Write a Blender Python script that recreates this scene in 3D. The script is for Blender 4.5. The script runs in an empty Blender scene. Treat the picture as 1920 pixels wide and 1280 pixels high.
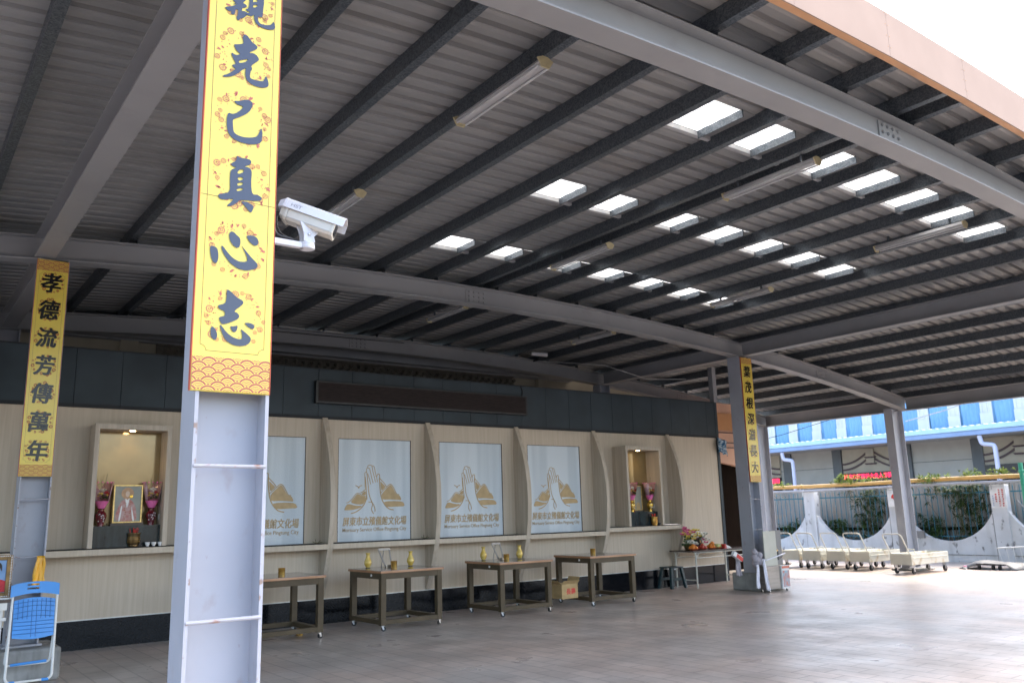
import bpy, bmesh, math, random
from mathutils import Vector, Matrix
random.seed(7)
PI = math.pi; R = math.radians
SC = bpy.context.scene
COL = SC.collection

# ---------------------------------------------------------------- camera, world, sun, exposure
cam_d = bpy.data.cameras.new('camera'); cam = bpy.data.objects.new('camera', cam_d); COL.objects.link(cam)
cam_d.sensor_width = 36.0; cam_d.lens = 1564.7/1920*36.0; cam_d.clip_end = 2000; cam_d.clip_start = 0.05
cr, cu, cf = Vector((0.80112,-0.59788,-0.02735)), Vector((-0.09984,-0.17856,0.97885)), Vector((0.59012,0.78144,0.20274))
m = Matrix((cr, cu, -cf)).transposed().to_4x4(); m.translation = Vector((0,0,1.5)); cam.matrix_world = m
cam_d.dof.use_dof = True; cam_d.dof.focus_distance = 4.2; cam_d.dof.aperture_fstop = 9.0
SC.camera = cam
sun_dir = Vector((0.70,-0.03,0.71)).normalized()          # towards the sun
w = bpy.data.worlds.new('World'); SC.world = w; w.use_nodes = True
nt = w.node_tree; bg = nt.nodes['Background']
sky = nt.nodes.new('ShaderNodeTexSky'); sky.sky_type = 'NISHITA'; sky.sun_disc = False
sky.sun_elevation = math.asin(sun_dir.z); sky.sun_rotation = math.atan2(sun_dir.x, sun_dir.y)
sky.air_density = 1.0; sky.dust_density = 4.0; sky.ozone_density = 1.0
nt.links.new(sky.outputs[0], bg.inputs[0]); bg.inputs[1].default_value = 0.15
sd = bpy.data.lights.new('sun', 'SUN'); sd.energy = 0.7; sd.angle = R(10); sd.color = (1.0,0.95,0.87)
so = bpy.data.objects.new('sun', sd); COL.objects.link(so)
so.rotation_euler = sun_dir.to_track_quat('Z','Y').to_euler(); so.location = (0,0,30)
SC.view_settings.view_transform = 'Standard'; SC.view_settings.look = 'None'
SC.view_settings.exposure = 2.62; SC.view_settings.gamma = 1.0
SC.render.engine = 'CYCLES'
SC.cycles.max_bounces = 10; SC.cycles.diffuse_bounces = 6; SC.cycles.glossy_bounces = 4; SC.cycles.transmission_bounces = 6
SC.cycles.sample_clamp_indirect = 6.0

# ---------------------------------------------------------------- materials
def M(name, col, rough=0.6, metal=0.0, var=0.12, scale=6.0, st=(1,1,1), bump=0.0, spec=0.5, col2=None, detail=4.0, lo=0.35, hi=0.65):
    mt = bpy.data.materials.new(name); mt.use_nodes = True; n = mt.node_tree; b = n.nodes['Principled BSDF']
    b.inputs['Roughness'].default_value = rough; b.inputs['Metallic'].default_value = metal
    b.inputs['Specular IOR Level'].default_value = spec
    tc = n.nodes.new('ShaderNodeTexCoord'); mp = n.nodes.new('ShaderNodeMapping'); mp.inputs['Scale'].default_value = st
    nz = n.nodes.new('ShaderNodeTexNoise'); nz.inputs['Scale'].default_value = scale; nz.inputs['Detail'].default_value = detail
    n.links.new(tc.outputs['Object'], mp.inputs[0]); n.links.new(mp.outputs[0], nz.inputs[0])
    rp = n.nodes.new('ShaderNodeValToRGB'); rp.color_ramp.elements[0].position = lo; rp.color_ramp.elements[1].position = hi
    c1 = tuple(max(0,c*(1-var)) for c in col); c2 = tuple(min(1,c*(1+var)) for c in col) if col2 is None else col2
    if col2 is not None: c1 = col
    rp.color_ramp.elements[0].color = (*c1,1); rp.color_ramp.elements[1].color = (*c2,1)
    n.links.new(nz.outputs[0], rp.inputs[0]); n.links.new(rp.outputs[0], b.inputs['Base Color'])
    if bump:
        bp = n.nodes.new('ShaderNodeBump'); bp.inputs['Strength'].default_value = bump; bp.inputs['Distance'].default_value = 0.01
        n.links.new(nz.outputs[0], bp.inputs['Height']); n.links.new(bp.outputs[0], b.inputs['Normal'])
    return mt
def emis(mt, col, s):
    b = mt.node_tree.nodes['Principled BSDF']; b.inputs['Emission Color'].default_value = (*col,1); b.inputs['Emission Strength'].default_value = s
    return mt
def stain(mt, col, scale, lo, hi, st=(1,1,1), amount=1.0):
    """a second layer of dirt / rust patches over a material's colour"""
    n = mt.node_tree; b = n.nodes['Principled BSDF']; src = b.inputs['Base Color'].links[0].from_socket
    tc = n.nodes.new('ShaderNodeTexCoord'); mp = n.nodes.new('ShaderNodeMapping'); mp.inputs['Scale'].default_value = st
    nz = n.nodes.new('ShaderNodeTexNoise'); nz.inputs['Scale'].default_value = scale; nz.inputs['Detail'].default_value = 6
    n.links.new(tc.outputs['Object'], mp.inputs[0]); n.links.new(mp.outputs[0], nz.inputs[0])
    mr = n.nodes.new('ShaderNodeMapRange'); mr.inputs[1].default_value = lo; mr.inputs[2].default_value = hi; mr.inputs[4].default_value = amount
    n.links.new(nz.outputs[0], mr.inputs[0])
    mx = n.nodes.new('ShaderNodeMix'); mx.data_type = 'RGBA'; mx.inputs[7].default_value = (*col,1)
    n.links.new(mr.outputs[0], mx.inputs[0]); n.links.new(src, mx.inputs[6]); n.links.new(mx.outputs[2], b.inputs['Base Color'])
    return mt
def grain(name, c1, c2, st, scale, rough, bump=0.02):
    """wood laminate: two stretched noises"""
    mt = M(name, c1, rough, col2=c2, scale=scale, st=st, detail=8, lo=0.3, hi=0.72, bump=bump)
    return stain(mt, tuple(c*0.8 for c in c1), scale*2.7, 0.56, 0.74, (st[0]*1.5, st[1]*1.5, st[2]*0.7), 0.4)

W = {}
W['paint'] = stain(stain(M('lavender_grey_steel_paint', (0.345,0.36,0.405), 0.45, var=0.06, scale=2.2), (0.26,0.22,0.21), 9.0, 0.62, 0.76, (1,1,0.6), 0.5), (0.20,0.13,0.09), 26.0, 0.70, 0.76, (1,1,0.35), 0.7)
W['shaded_paint'] = stain(M('shaded_steel_paint', (0.285,0.285,0.287), 0.42, var=0.06, scale=1.2), (0.19,0.165,0.16), 3.0, 0.6, 0.8, (1,1,1), 0.4)  # same paint as the columns, darkened for the shade under the roof
W['paint_dark'] = stain(M('grey_steel_paint', (0.265,0.27,0.28), 0.4, var=0.08, scale=1.6), (0.2,0.17,0.15), 5.0, 0.64, 0.8, (1,1,1), 0.4)
W['weld'] = M('chipped_edge_paint', (0.37,0.38,0.42), 0.6, col2=(0.24,0.18,0.15), scale=22, lo=0.60, hi=0.68, bump=0.2)
W['rust_rod'] = M('rusty_painted_rod', (0.35,0.355,0.39), 0.6, col2=(0.28,0.14,0.08), scale=18, lo=0.55, hi=0.7)
def galv():
    mt = M('galvanised_spangle_steel', (0.07,0.08,0.092), 0.42, 0.65, scale=30)
    n = mt.node_tree; b = n.nodes['Principled BSDF']
    v = n.nodes.new('ShaderNodeTexVoronoi'); v.inputs['Scale'].default_value = 85
    tc = n.nodes.new('ShaderNodeTexCoord'); n.links.new(tc.outputs['Object'], v.inputs['Vector'])
    sp = n.nodes.new('ShaderNodeSeparateColor'); n.links.new(v.outputs['Color'], sp.inputs[0])
    rp = n.nodes.new('ShaderNodeValToRGB'); rp.color_ramp.elements[0].color = (0.075,0.088,0.10,1); rp.color_ramp.elements[1].color = (0.16,0.18,0.20,1)
    n.links.new(sp.outputs[0], rp.inputs[0]); n.links.new(rp.outputs[0], b.inputs['Base Color'])
    mr = n.nodes.new('ShaderNodeMapRange'); mr.inputs[3].default_value = 0.28; mr.inputs[4].default_value = 0.55
    n.links.new(sp.outputs[1], mr.inputs[0]); n.links.new(mr.outputs[0], b.inputs['Roughness'])
    return mt
W['galv'] = galv()
W['sheet'] = stain(stain(M('pale_grey_roof_sheet', (0.25,0.25,0.247), 0.42, var=0.08, scale=1.2), (0.34,0.33,0.31), 2.0, 0.5, 0.75, (0.4,3,1), 0.5), (0.17,0.15,0.13), 1.1, 0.58, 0.75, (0.25,2.6,1), 0.55)
W['curb'] = M('pale_flashing', (0.42,0.42,0.42), 0.5, var=0.1, scale=5)
def translucent():
    mt = bpy.data.materials.new('translucent_skylight_sheet'); mt.use_nodes = True; n = mt.node_tree
    n.nodes.remove(n.nodes['Principled BSDF']); out = n.nodes['Material Output']
    t = n.nodes.new('ShaderNodeBsdfTranslucent'); g = n.nodes.new('ShaderNodeBsdfTransparent'); d = n.nodes.new('ShaderNodeBsdfDiffuse')
    nz = n.nodes.new('ShaderNodeTexNoise'); nz.inputs['Scale'].default_value = 7
    rp = n.nodes.new('ShaderNodeValToRGB'); rp.color_ramp.elements[0].color = (0.80,0.79,0.74,1); rp.color_ramp.elements[1].color = (0.95,0.95,0.93,1)
    n.links.new(nz.outputs[0], rp.inputs[0]); n.links.new(rp.outputs[0], t.inputs[0]); d.inputs[0].default_value = (0.7,0.7,0.66,1); g.inputs[0].default_value = (0.9,0.9,0.88,1)
    m1 = n.nodes.new('ShaderNodeMixShader'); m1.inputs[0].default_value = 0.12; n.links.new(t.outputs[0], m1.inputs[1]); n.links.new(d.outputs[0], m1.inputs[2])
    m2 = n.nodes.new('ShaderNodeMixShader'); m2.inputs[0].default_value = 0.10; n.links.new(m1.outputs[0], m2.inputs[1]); n.links.new(g.outputs[0], m2.inputs[2])
    n.links.new(m2.outputs[0], out.inputs[0]); return mt
W['skylight'] = translucent()
W['peach'] = M('peach_fascia_sheet', (0.43,0.31,0.25), 0.7, spec=0.05, var=0.04, scale=2)
W['peach_edge'] = M('orange_fascia_return', (0.62,0.33,0.16), 0.5, var=0.08, scale=3)
W['wood'] = grain('ash_grey_wood_laminate', (0.475,0.395,0.295), (0.56,0.475,0.37), (16,16,0.7), 1.6, 0.5)
W['wood_dark'] = grain('wood_laminate_fin_side', (0.42,0.35,0.265), (0.55,0.475,0.38), (16,16,0.7), 1.6, 0.5)
W['slate'] = M('dark_slate_panel', (0.040,0.054,0.064), 0.45, spec=0.2, var=0.18, scale=1.5)
W['slate_gap'] = M('dark_panel_joint', (0.013,0.016,0.019), 0.7)
W['granite'] = M('black_granite', (0.005,0.006,0.008), 0.14, spec=0.22, var=0.5, scale=60)
W['counter'] = M('black_stone_counter_top', (0.008,0.009,0.010), 0.4, spec=0.08, var=0.4, scale=30)
W['trim'] = M('pale_metal_trim', (0.6,0.6,0.58), 0.35, 0.5)
def frosted():
    mt = M('frosted_window_film', (0.47,0.54,0.59), 0.33, col2=(0.57,0.635,0.68), scale=1.5, st=(3.2,1,0.12), detail=2, spec=0.6, lo=0.4, hi=0.6)  # soft vertical bands in the colour stand for column reflections
    n = mt.node_tree; b = n.nodes['Principled BSDF']
    nz = n.nodes.new('ShaderNodeTexNoise'); nz.inputs['Scale'].default_value = 70; nz.inputs['Detail'].default_value = 2
    tc = n.nodes.new('ShaderNodeTexCoord'); n.links.new(tc.outputs['Object'], nz.inputs['Vector'])
    bp = n.nodes.new('ShaderNodeBump'); bp.inputs['Strength'].default_value = 0.35; bp.inputs['Distance'].default_value = 0.01
    n.links.new(nz.outputs[0], bp.inputs['Height']); n.links.new(bp.outputs[0], b.inputs['Normal']); return mt
W['frost'] = frosted()
W['gold_print'] = M('gold_print', (0.42,0.30,0.145), 0.45, 0.1, var=0.1, scale=12)
W['gold_text'] = M('bronze_lettering', (0.42,0.31,0.165), 0.5, 0.1, var=0.1, scale=12)
W['niche_gold'] = M('gold_leaf_back_panel', (0.27,0.195,0.09), 0.12, 0.30, var=0.1, scale=3, spec=0.8)
W['lamp'] = emis(M('warm_downlight', (1,0.9,0.7), 0.5), (1.0,0.72,0.38), 9.0)
W['yellow'] = M('yellow_vinyl_banner', (0.72,0.57,0.095), 0.24, var=0.03, scale=2, spec=0.55)
W['ink'] = M('sky_tinted_vinyl_lettering', (0.016,0.024,0.050), 0.2, var=0.1, scale=3, spec=0.75)  # black lettering; blue of the reflected sky put into its colour
W['inkfar'] = M('black_vinyl_lettering', (0.010,0.010,0.011), 0.22, var=0.1, scale=3, spec=0.5)
W['redprint'] = M('dull_red_print', (0.46,0.11,0.07), 0.3, var=0.06, scale=9)
W['redprint_far'] = M('ochre_red_print', (0.36,0.085,0.02), 0.35, var=0.06, scale=9)
W['redwave'] = M('maroon_wave_print', (0.33,0.06,0.05), 0.3, var=0.06, scale=9)
W['thinred'] = M('fine_dark_rule', (0.16,0.06,0.03), 0.4)
W['edge_red'] = M('red_banner_edge', (0.5,0.09,0.04), 0.4)
W['cctv'] = M('ivory_camera_casting', (0.58,0.555,0.48), 0.4, var=0.04, scale=5)
W['cctv_hood'] = M('white_camera_hood', (0.62,0.62,0.64), 0.35, var=0.03, scale=60)
W['black'] = M('black_plastic', (0.012,0.012,0.013), 0.45)
W['rubber'] = M('black_rubber', (0.02,0.02,0.02), 0.7)
W['glass_dark'] = M('dark_lens_glass', (0.01,0.012,0.015), 0.06, spec=1.0)
W['grey_text'] = M('grey_marking', (0.28,0.28,0.30), 0.5)
W['fixture'] = M('white_enamel_fixture', (0.42,0.415,0.415), 0.35, var=0.06, scale=6)
W['fix_end'] = M('aged_cream_end_cap', (0.48,0.41,0.24), 0.5, var=0.1, scale=20)
W['tube'] = M('unlit_fluorescent_tube', (0.5,0.5,0.5), 0.25)
W['bronze'] = M('bronze_brown_steel_paint', (0.082,0.060,0.034), 0.42, 0.0, spec=0.25, var=0.12, scale=6)
W['ply'] = M('copper_brown_table_edge', (0.36,0.17,0.075), 0.45, col2=(0.50,0.28,0.16), scale=3, st=(1,1,18))
W['tabletop'] = stain(M('grey_glossy_tabletop', (0.20,0.19,0.18), 0.10, var=0.1, scale=3, spec=0.8), (0.3,0.28,0.25), 5, 0.55, 0.75, (1,1,1), 0.5)
W['chrome'] = M('zinc_plated_metal', (0.5,0.5,0.5), 0.3, 0.8)
W['easel'] = M('brushed_grey_metal', (0.33,0.32,0.31), 0.4, 0.4, var=0.1, scale=8)
W['gold'] = M('polished_gold_metal', (0.72,0.46,0.09), 0.2, 0.85, var=0.15, scale=20)
W['gold_dark'] = M('amber_gold_cup', (0.50,0.24,0.05), 0.2, 0.6, col2=(0.75,0.48,0.12), scale=14)
W['vase_gold'] = M('mustard_glazed_vase', (0.62,0.40,0.06), 0.22, 0.1, col2=(0.74,0.56,0.17), scale=16, spec=0.7)
W['card'] = M('brown_cardboard', (0.42,0.29,0.13), 0.8, var=0.1, scale=9)
W['red'] = M('red_paint', (0.55,0.03,0.02), 0.5)
W['concrete'] = stain(M('grey_cast_concrete', (0.27,0.27,0.255), 0.85, var=0.18, scale=5, bump=0.3), (0.12,0.12,0.11), 3.5, 0.5, 0.72, (3,3,0.5), 0.7)
W['blue_pl'] = M('blue_plastic', (0.055,0.27,0.66), 0.4, var=0.05, scale=4)
W['blue_rib'] = M('dark_blue_ribs', (0.035,0.16,0.42), 0.45)
W['white_tube'] = M('white_painted_tube', (0.68,0.67,0.63), 0.4, var=0.05, scale=9)
W['satin'] = M('golden_satin', (0.80,0.40,0.015), 0.35, var=0.2, scale=9, st=(1,1,0.3), spec=0.6)
W['cloth_w'] = M('white_towelling', (0.72,0.71,0.76), 0.9, var=0.06, scale=40, bump=0.2)
W['cloth_g'] = M('mauve_grey_cloth', (0.36,0.33,0.35), 0.9, var=0.12, scale=30)
W['cream'] = stain(M('cream_painted_cart', (0.60,0.59,0.50), 0.5, var=0.06, scale=4), (0.42,0.28,0.10), 5.0, 0.54, 0.70, (1,1,1), 0.8)
W['cream_tube'] = M('cream_painted_handle', (0.64,0.63,0.56), 0.4, var=0.06, scale=8)
W['wallwhite'] = stain(stain(M('weathered_white_wall_paint', (0.60,0.61,0.62), 0.8, var=0.07, scale=2.2, bump=0.1), (0.10,0.10,0.095), 3.6, 0.60, 0.68, (1,1.6,1), 0.85), (0.36,0.36,0.34), 1.1, 0.5, 0.8, (1,3,0.4), 0.7)
W['rail_blue'] = M('teal_blue_railing_paint', (0.03,0.155,0.22), 0.45, var=0.15, scale=7)
W['sheetwall'] = stain(M('grey_corrugated_fence_sheet', (0.30,0.30,0.29), 0.55, var=0.1, scale=1.2), (0.42,0.30,0.2), 1.8, 0.56, 0.75, (1,1,2), 0.6)
W['pipe_y'] = M('ochre_yellow_pipe', (0.60,0.35,0.10), 0.4, var=0.08, scale=5)
W['pipe_g'] = M('grey_conduit_pipe', (0.42,0.42,0.44), 0.4, var=0.08, scale=5)
W['leaf'] = M('dark_bamboo_leaf', (0.018,0.042,0.012), 0.65, col2=(0.05,0.09,0.025), scale=5, spec=0.15)
W['leaf_y'] = M('sunlit_yellow_green_leaf', (0.12,0.19,0.03), 0.7, spec=0.15, col2=(0.26,0.30,0.06), scale=6)
W['stem'] = M('green_brown_stem', (0.10,0.09,0.04), 0.6)
W['blue_wall'] = M('sky_blue_cladding', (0.20,0.40,0.61), 0.5, var=0.05, scale=1.5)
W['white_wall'] = M('white_cladding', (0.66,0.65,0.60), 0.5, var=0.05, scale=1.5)
W['awn'] = M('pale_blue_awning_sheet', (0.62,0.68,0.70), 0.45, var=0.05, scale=2)
W['gutter_lit'] = M('lit_gutter_blue', (0.40,0.62,0.74), 0.4, var=0.04, scale=2)  # lip lighter, face below darker: shading from above put into the colours
W['gutter'] = M('shaded_gutter_blue', (0.22,0.33,0.54), 0.4, var=0.06, scale=2)
W['grey_wall'] = M('grey_wall_panel', (0.30,0.31,0.29), 0.75, var=0.05, scale=2)
W['dark_col'] = M('dark_slate_column', (0.07,0.085,0.095), 0.6, var=0.1, scale=3)
W['khaki'] = M('khaki_grey_panel', (0.30,0.29,0.235), 0.7, var=0.05, scale=3)
W['maroon'] = M('dark_maroon_moulding', (0.045,0.025,0.032), 0.5)
W['void_shade'] = M('painted_interior_shade', (0.03,0.032,0.036), 0.7)
W['ledred'] = emis(M('red_led_text', (0.5,0.01,0.03), 0.5), (1.0,0.012,0.06), 0.75)
W['downpipe'] = M('pale_lilac_downpipe', (0.50,0.54,0.68), 0.4, var=0.05, scale=3)
W['peachwall'] = M('peach_rendered_wall', (0.62,0.37,0.26), 0.8, var=0.06, scale=3)
W['orangewall'] = M('orange_rendered_wall', (0.50,0.25,0.11), 0.8, var=0.06, scale=3)
W['gate'] = M('dark_brown_gate', (0.014,0.010,0.008), 0.6, spec=0.0, var=0.2, scale=6, st=(8,8,0.5))
W['rearwall'] = stain(M('cream_rear_wall', (0.36,0.32,0.24), 0.85, var=0.08, scale=1.2), (0.2,0.18,0.14), 1.0, 0.5, 0.75, (1,1,0.4), 0.5)
W['lattice'] = M('dusty_dark_lattice', (0.13,0.115,0.09), 0.8, var=0.2, scale=9)
W['led_off'] = M('unlit_led_panel', (0.024,0.017,0.016), 0.55, spec=0.15, var=0.35, scale=60, st=(0.2,1,3))
W['ledframe'] = M('led_panel_frame', (0.012,0.012,0.014), 0.4)
W['pink'] = M('pink_wrapping', (0.72,0.16,0.38), 0.4, var=0.15, scale=14)
W['cello'] = M('clear_pink_cellophane', (0.42,0.26,0.28), 0.15, var=0.2, scale=20, spec=0.8)
W['winered'] = M('wine_red_porcelain', (0.12,0.008,0.015), 0.12, var=0.2, scale=12, spec=0.8)
W['whiteglz'] = M('white_porcelain', (0.75,0.75,0.74), 0.2)
W['petal_w'] = M('white_petal', (0.75,0.74,0.66), 0.6, var=0.1, scale=20)
W['petal_y'] = M('yellow_petal', (0.75,0.58,0.12), 0.6, var=0.15, scale=20)
W['petal_p'] = M('pink_petal', (0.65,0.12,0.26), 0.6, var=0.25, scale=20)
W['petal_r'] = M('red_petal', (0.45,0.02,0.03), 0.6, var=0.2, scale=20)
W['fleaf'] = M('florist_leaf', (0.03,0.08,0.02), 0.5, var=0.3, scale=12)
W['fruit_o'] = M('orange_fruit', (0.72,0.22,0.02), 0.35, var=0.1, scale=15)
W['fruit_r'] = M('red_apple', (0.50,0.05,0.03), 0.3, var=0.3, scale=10)
W['fruit_g'] = M('pale_green_fruit', (0.45,0.50,0.16), 0.35, var=0.1, scale=10)
W['plate'] = M('orange_red_plate', (0.60,0.14,0.08), 0.3)
W['bronzepot'] = M('aged_bronze_burner', (0.13,0.085,0.035), 0.32, 0.6, var=0.3, scale=14)
W['pic_bg'] = M('grey_green_painting_ground', (0.25,0.26,0.22), 0.3, var=0.1, scale=9)
W['pic_red'] = M('faded_red_robe', (0.40,0.13,0.11), 0.35, col2=(0.46,0.30,0.28), scale=24)
W['pic_or'] = M('faded_orange_halo', (0.50,0.29,0.15), 0.4, var=0.2, scale=24)
W['skin'] = M('painted_skin', (0.60,0.45,0.34), 0.5)
W['oldgilt'] = M('dark_old_gilt', (0.22,0.13,0.04), 0.4, 0.2, var=0.3, scale=20)
W['gilt'] = M('gilt_frame', (0.68,0.48,0.17), 0.3, 0.5, var=0.2, scale=30)
W['dkframe'] = M('dark_brown_frame', (0.05,0.03,0.02), 0.4)
W['skyblue'] = M('photo_blue_background', (0.06,0.17,0.42), 0.3, col2=(0.22,0.36,0.55), scale=3)
W['hair'] = M('black_hair', (0.012,0.01,0.01), 0.5)
W['stone_dk'] = M('dark_green_stone_step', (0.018,0.028,0.03), 0.15, var=0.5, scale=14, st=(1,1,0.2))
W['cabinet'] = M('beige_grey_cabinet', (0.46,0.45,0.38), 0.5, var=0.05, scale=4)
W['cabdark'] = M('grey_backboard', (0.20,0.195,0.19), 0.55, var=0.08, scale=4)
W['steel'] = M('dull_stainless_steel', (0.24,0.23,0.22), 0.3, 0.7, var=0.15, scale=3, st=(1,1,6))
W['poster'] = M('colourful_poster', (0.55,0.12,0.05), 0.4, col2=(0.25,0.42,0.50), scale=11, detail=6)
W['paper'] = M('white_paper', (0.72,0.71,0.69), 0.7)
W['green_post'] = M('green_painted_post', (0.03,0.30,0.17), 0.4, var=0.08, scale=5)
W['smear'] = M('grey_smear_cover', (0.15,0.15,0.145), 0.55, var=0.12, scale=4, bump=0.2)
W['bluecheck'] = M('blue_white_checked_cloth', (0.03,0.13,0.25), 0.9, col2=(0.42,0.50,0.55), scale=22, lo=0.45, hi=0.55)
W['stool'] = M('dark_green_plastic', (0.012,0.035,0.04), 0.4)
W['dktable'] = M('brown_laminate_top', (0.07,0.05,0.042), 0.25, var=0.1, scale=3)
W['wire'] = M('black_cable', (0.02,0.02,0.02), 0.6)
W['whitewire'] = M('pale_cable', (0.45,0.45,0.44), 0.6)
W['mirrorbit'] = M('polished_strip', (0.6,0.6,0.62), 0.1, 0.9)
def ground_mat():
    mt = bpy.data.materials.new('stamped_paver_paving'); mt.use_nodes = True; n = mt.node_tree; b = n.nodes['Principled BSDF']; L = n.links
    tc = n.nodes.new('ShaderNodeTexCoord'); mp = n.nodes.new('ShaderNodeMapping'); mp.inputs['Rotation'].default_value = (0,0,R(90))
    L.new(tc.outputs['Object'], mp.inputs[0])
    br = n.nodes.new('ShaderNodeTexBrick'); br.inputs['Scale'].default_value = 1.0; br.inputs['Brick Width'].default_value = 0.42; br.inputs['Row Height'].default_value = 0.21
    br.inputs['Mortar Size'].default_value = 0.011; br.inputs['Mortar Smooth'].default_value = 0.5; br.inputs['Bias'].default_value = 0.1
    br.inputs['Color1'].default_value = (0.465,0.402,0.352,1); br.inputs['Color2'].default_value = (0.565,0.49,0.432,1); br.inputs['Mortar'].default_value = (0.335,0.29,0.255,1)
    nd = n.nodes.new('ShaderNodeTexNoise'); nd.inputs['Scale'].default_value = 2.2; nd.inputs['Detail'].default_value = 3; L.new(mp.outputs[0], nd.inputs[0])
    va = n.nodes.new('ShaderNodeMixRGB'); va.blend_type = 'ADD'; va.inputs[0].default_value = 0.0; L.new(mp.outputs[0], va.inputs[1]); L.new(nd.outputs[1], va.inputs[2]); L.new(va.outputs[0], br.inputs[0])
    n1 = n.nodes.new('ShaderNodeTexNoise'); n1.inputs['Scale'].default_value = 0.55; n1.inputs['Detail'].default_value = 5; L.new(mp.outputs[0], n1.inputs[0])
    r1 = n.nodes.new('ShaderNodeValToRGB'); r1.color_ramp.elements[0].position = 0.42; r1.color_ramp.elements[1].position = 0.62
    r1.color_ramp.elements[0].color = (0.88,0.90,0.92,1); r1.color_ramp.elements[1].color = (1.07,0.97,0.92,1); L.new(n1.outputs[0], r1.inputs[0])
    mx = n.nodes.new('ShaderNodeMixRGB'); mx.blend_type = 'MULTIPLY'; mx.inputs[0].default_value = 1.0; L.new(br.outputs[0], mx.inputs[1]); L.new(r1.outputs[0], mx.inputs[2])
    def noise(sc, det, lo, hi, c0, c1, st=(1,1,1)):
        q = n.nodes.new('ShaderNodeTexNoise'); q.inputs['Scale'].default_value = sc; q.inputs['Detail'].default_value = det
        mq = n.nodes.new('ShaderNodeMapping'); mq.inputs['Scale'].default_value = st; L.new(tc.outputs['Object'], mq.inputs[0]); L.new(mq.outputs[0], q.inputs[0])
        rr = n.nodes.new('ShaderNodeValToRGB'); rr.color_ramp.elements[0].position = lo; rr.color_ramp.elements[1].position = hi
        rr.color_ramp.elements[0].color = (*c0,1); rr.color_ramp.elements[1].color = (*c1,1); L.new(q.outputs[0], rr.inputs[0]); return q, rr
    def mul(a, b_):
        k = n.nodes.new('ShaderNodeMixRGB'); k.blend_type = 'MULTIPLY'; k.inputs[0].default_value = 1.0; L.new(a, k.inputs[1]); L.new(b_, k.inputs[2]); return k.outputs[0]
    n2, r2 = noise(14, 5, .3, .7, (.93,.93,.93), (1.05,1.05,1.05))
    n3, r3 = noise(1.3, 5, .30, .62, (.72,.715,.71), (1.03,1.03,1.03))            # dirt worn into the paving
    n4, r4 = noise(.9, 3, .48, .80, (1,1,1), (.84,.83,.82), (.18,1.6,1))  # faint tracks along the wall
    c_ = mul(mul(mul(mx.outputs[0], r2.outputs[0]), r3.outputs[0]), r4.outputs[0])
    L.new(c_, b.inputs['Base Color'])
    mr = n.nodes.new('ShaderNodeMapRange'); mr.inputs[1].default_value = 0.3; mr.inputs[2].default_value = 0.7; mr.inputs[3].default_value = 0.46; mr.inputs[4].default_value = 0.26
    L.new(n3.outputs[0], mr.inputs[0]); L.new(mr.outputs[0], b.inputs['Roughness'])
    bp = n.nodes.new('ShaderNodeBump'); bp.inputs['Strength'].default_value = 0.16; bp.inputs['Distance'].default_value = 0.01
    ad = n.nodes.new('ShaderNodeMath'); ad.operation = 'MULTIPLY_ADD'; ad.inputs[1].default_value = -1.2; L.new(br.outputs[1], ad.inputs[0]); L.new(n2.outputs[0], ad.inputs[2])
    L.new(ad.outputs[0], bp.inputs['Height']); L.new(bp.outputs[0], b.inputs['Normal'])
    b.inputs['Specular IOR Level'].default_value = 0.5; b.inputs['Coat Weight'].default_value = 0.2; b.inputs['Coat Roughness'].default_value = 0.28; L.new(bp.outputs[0], b.inputs['Coat Normal'])
    return mt
W['ground'] = ground_mat()
W['asphalt'] = M('dark_absorber_asphalt', (0.09,0.088,0.088), 0.85, var=0.25, scale=30, bump=0.3)

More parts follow.
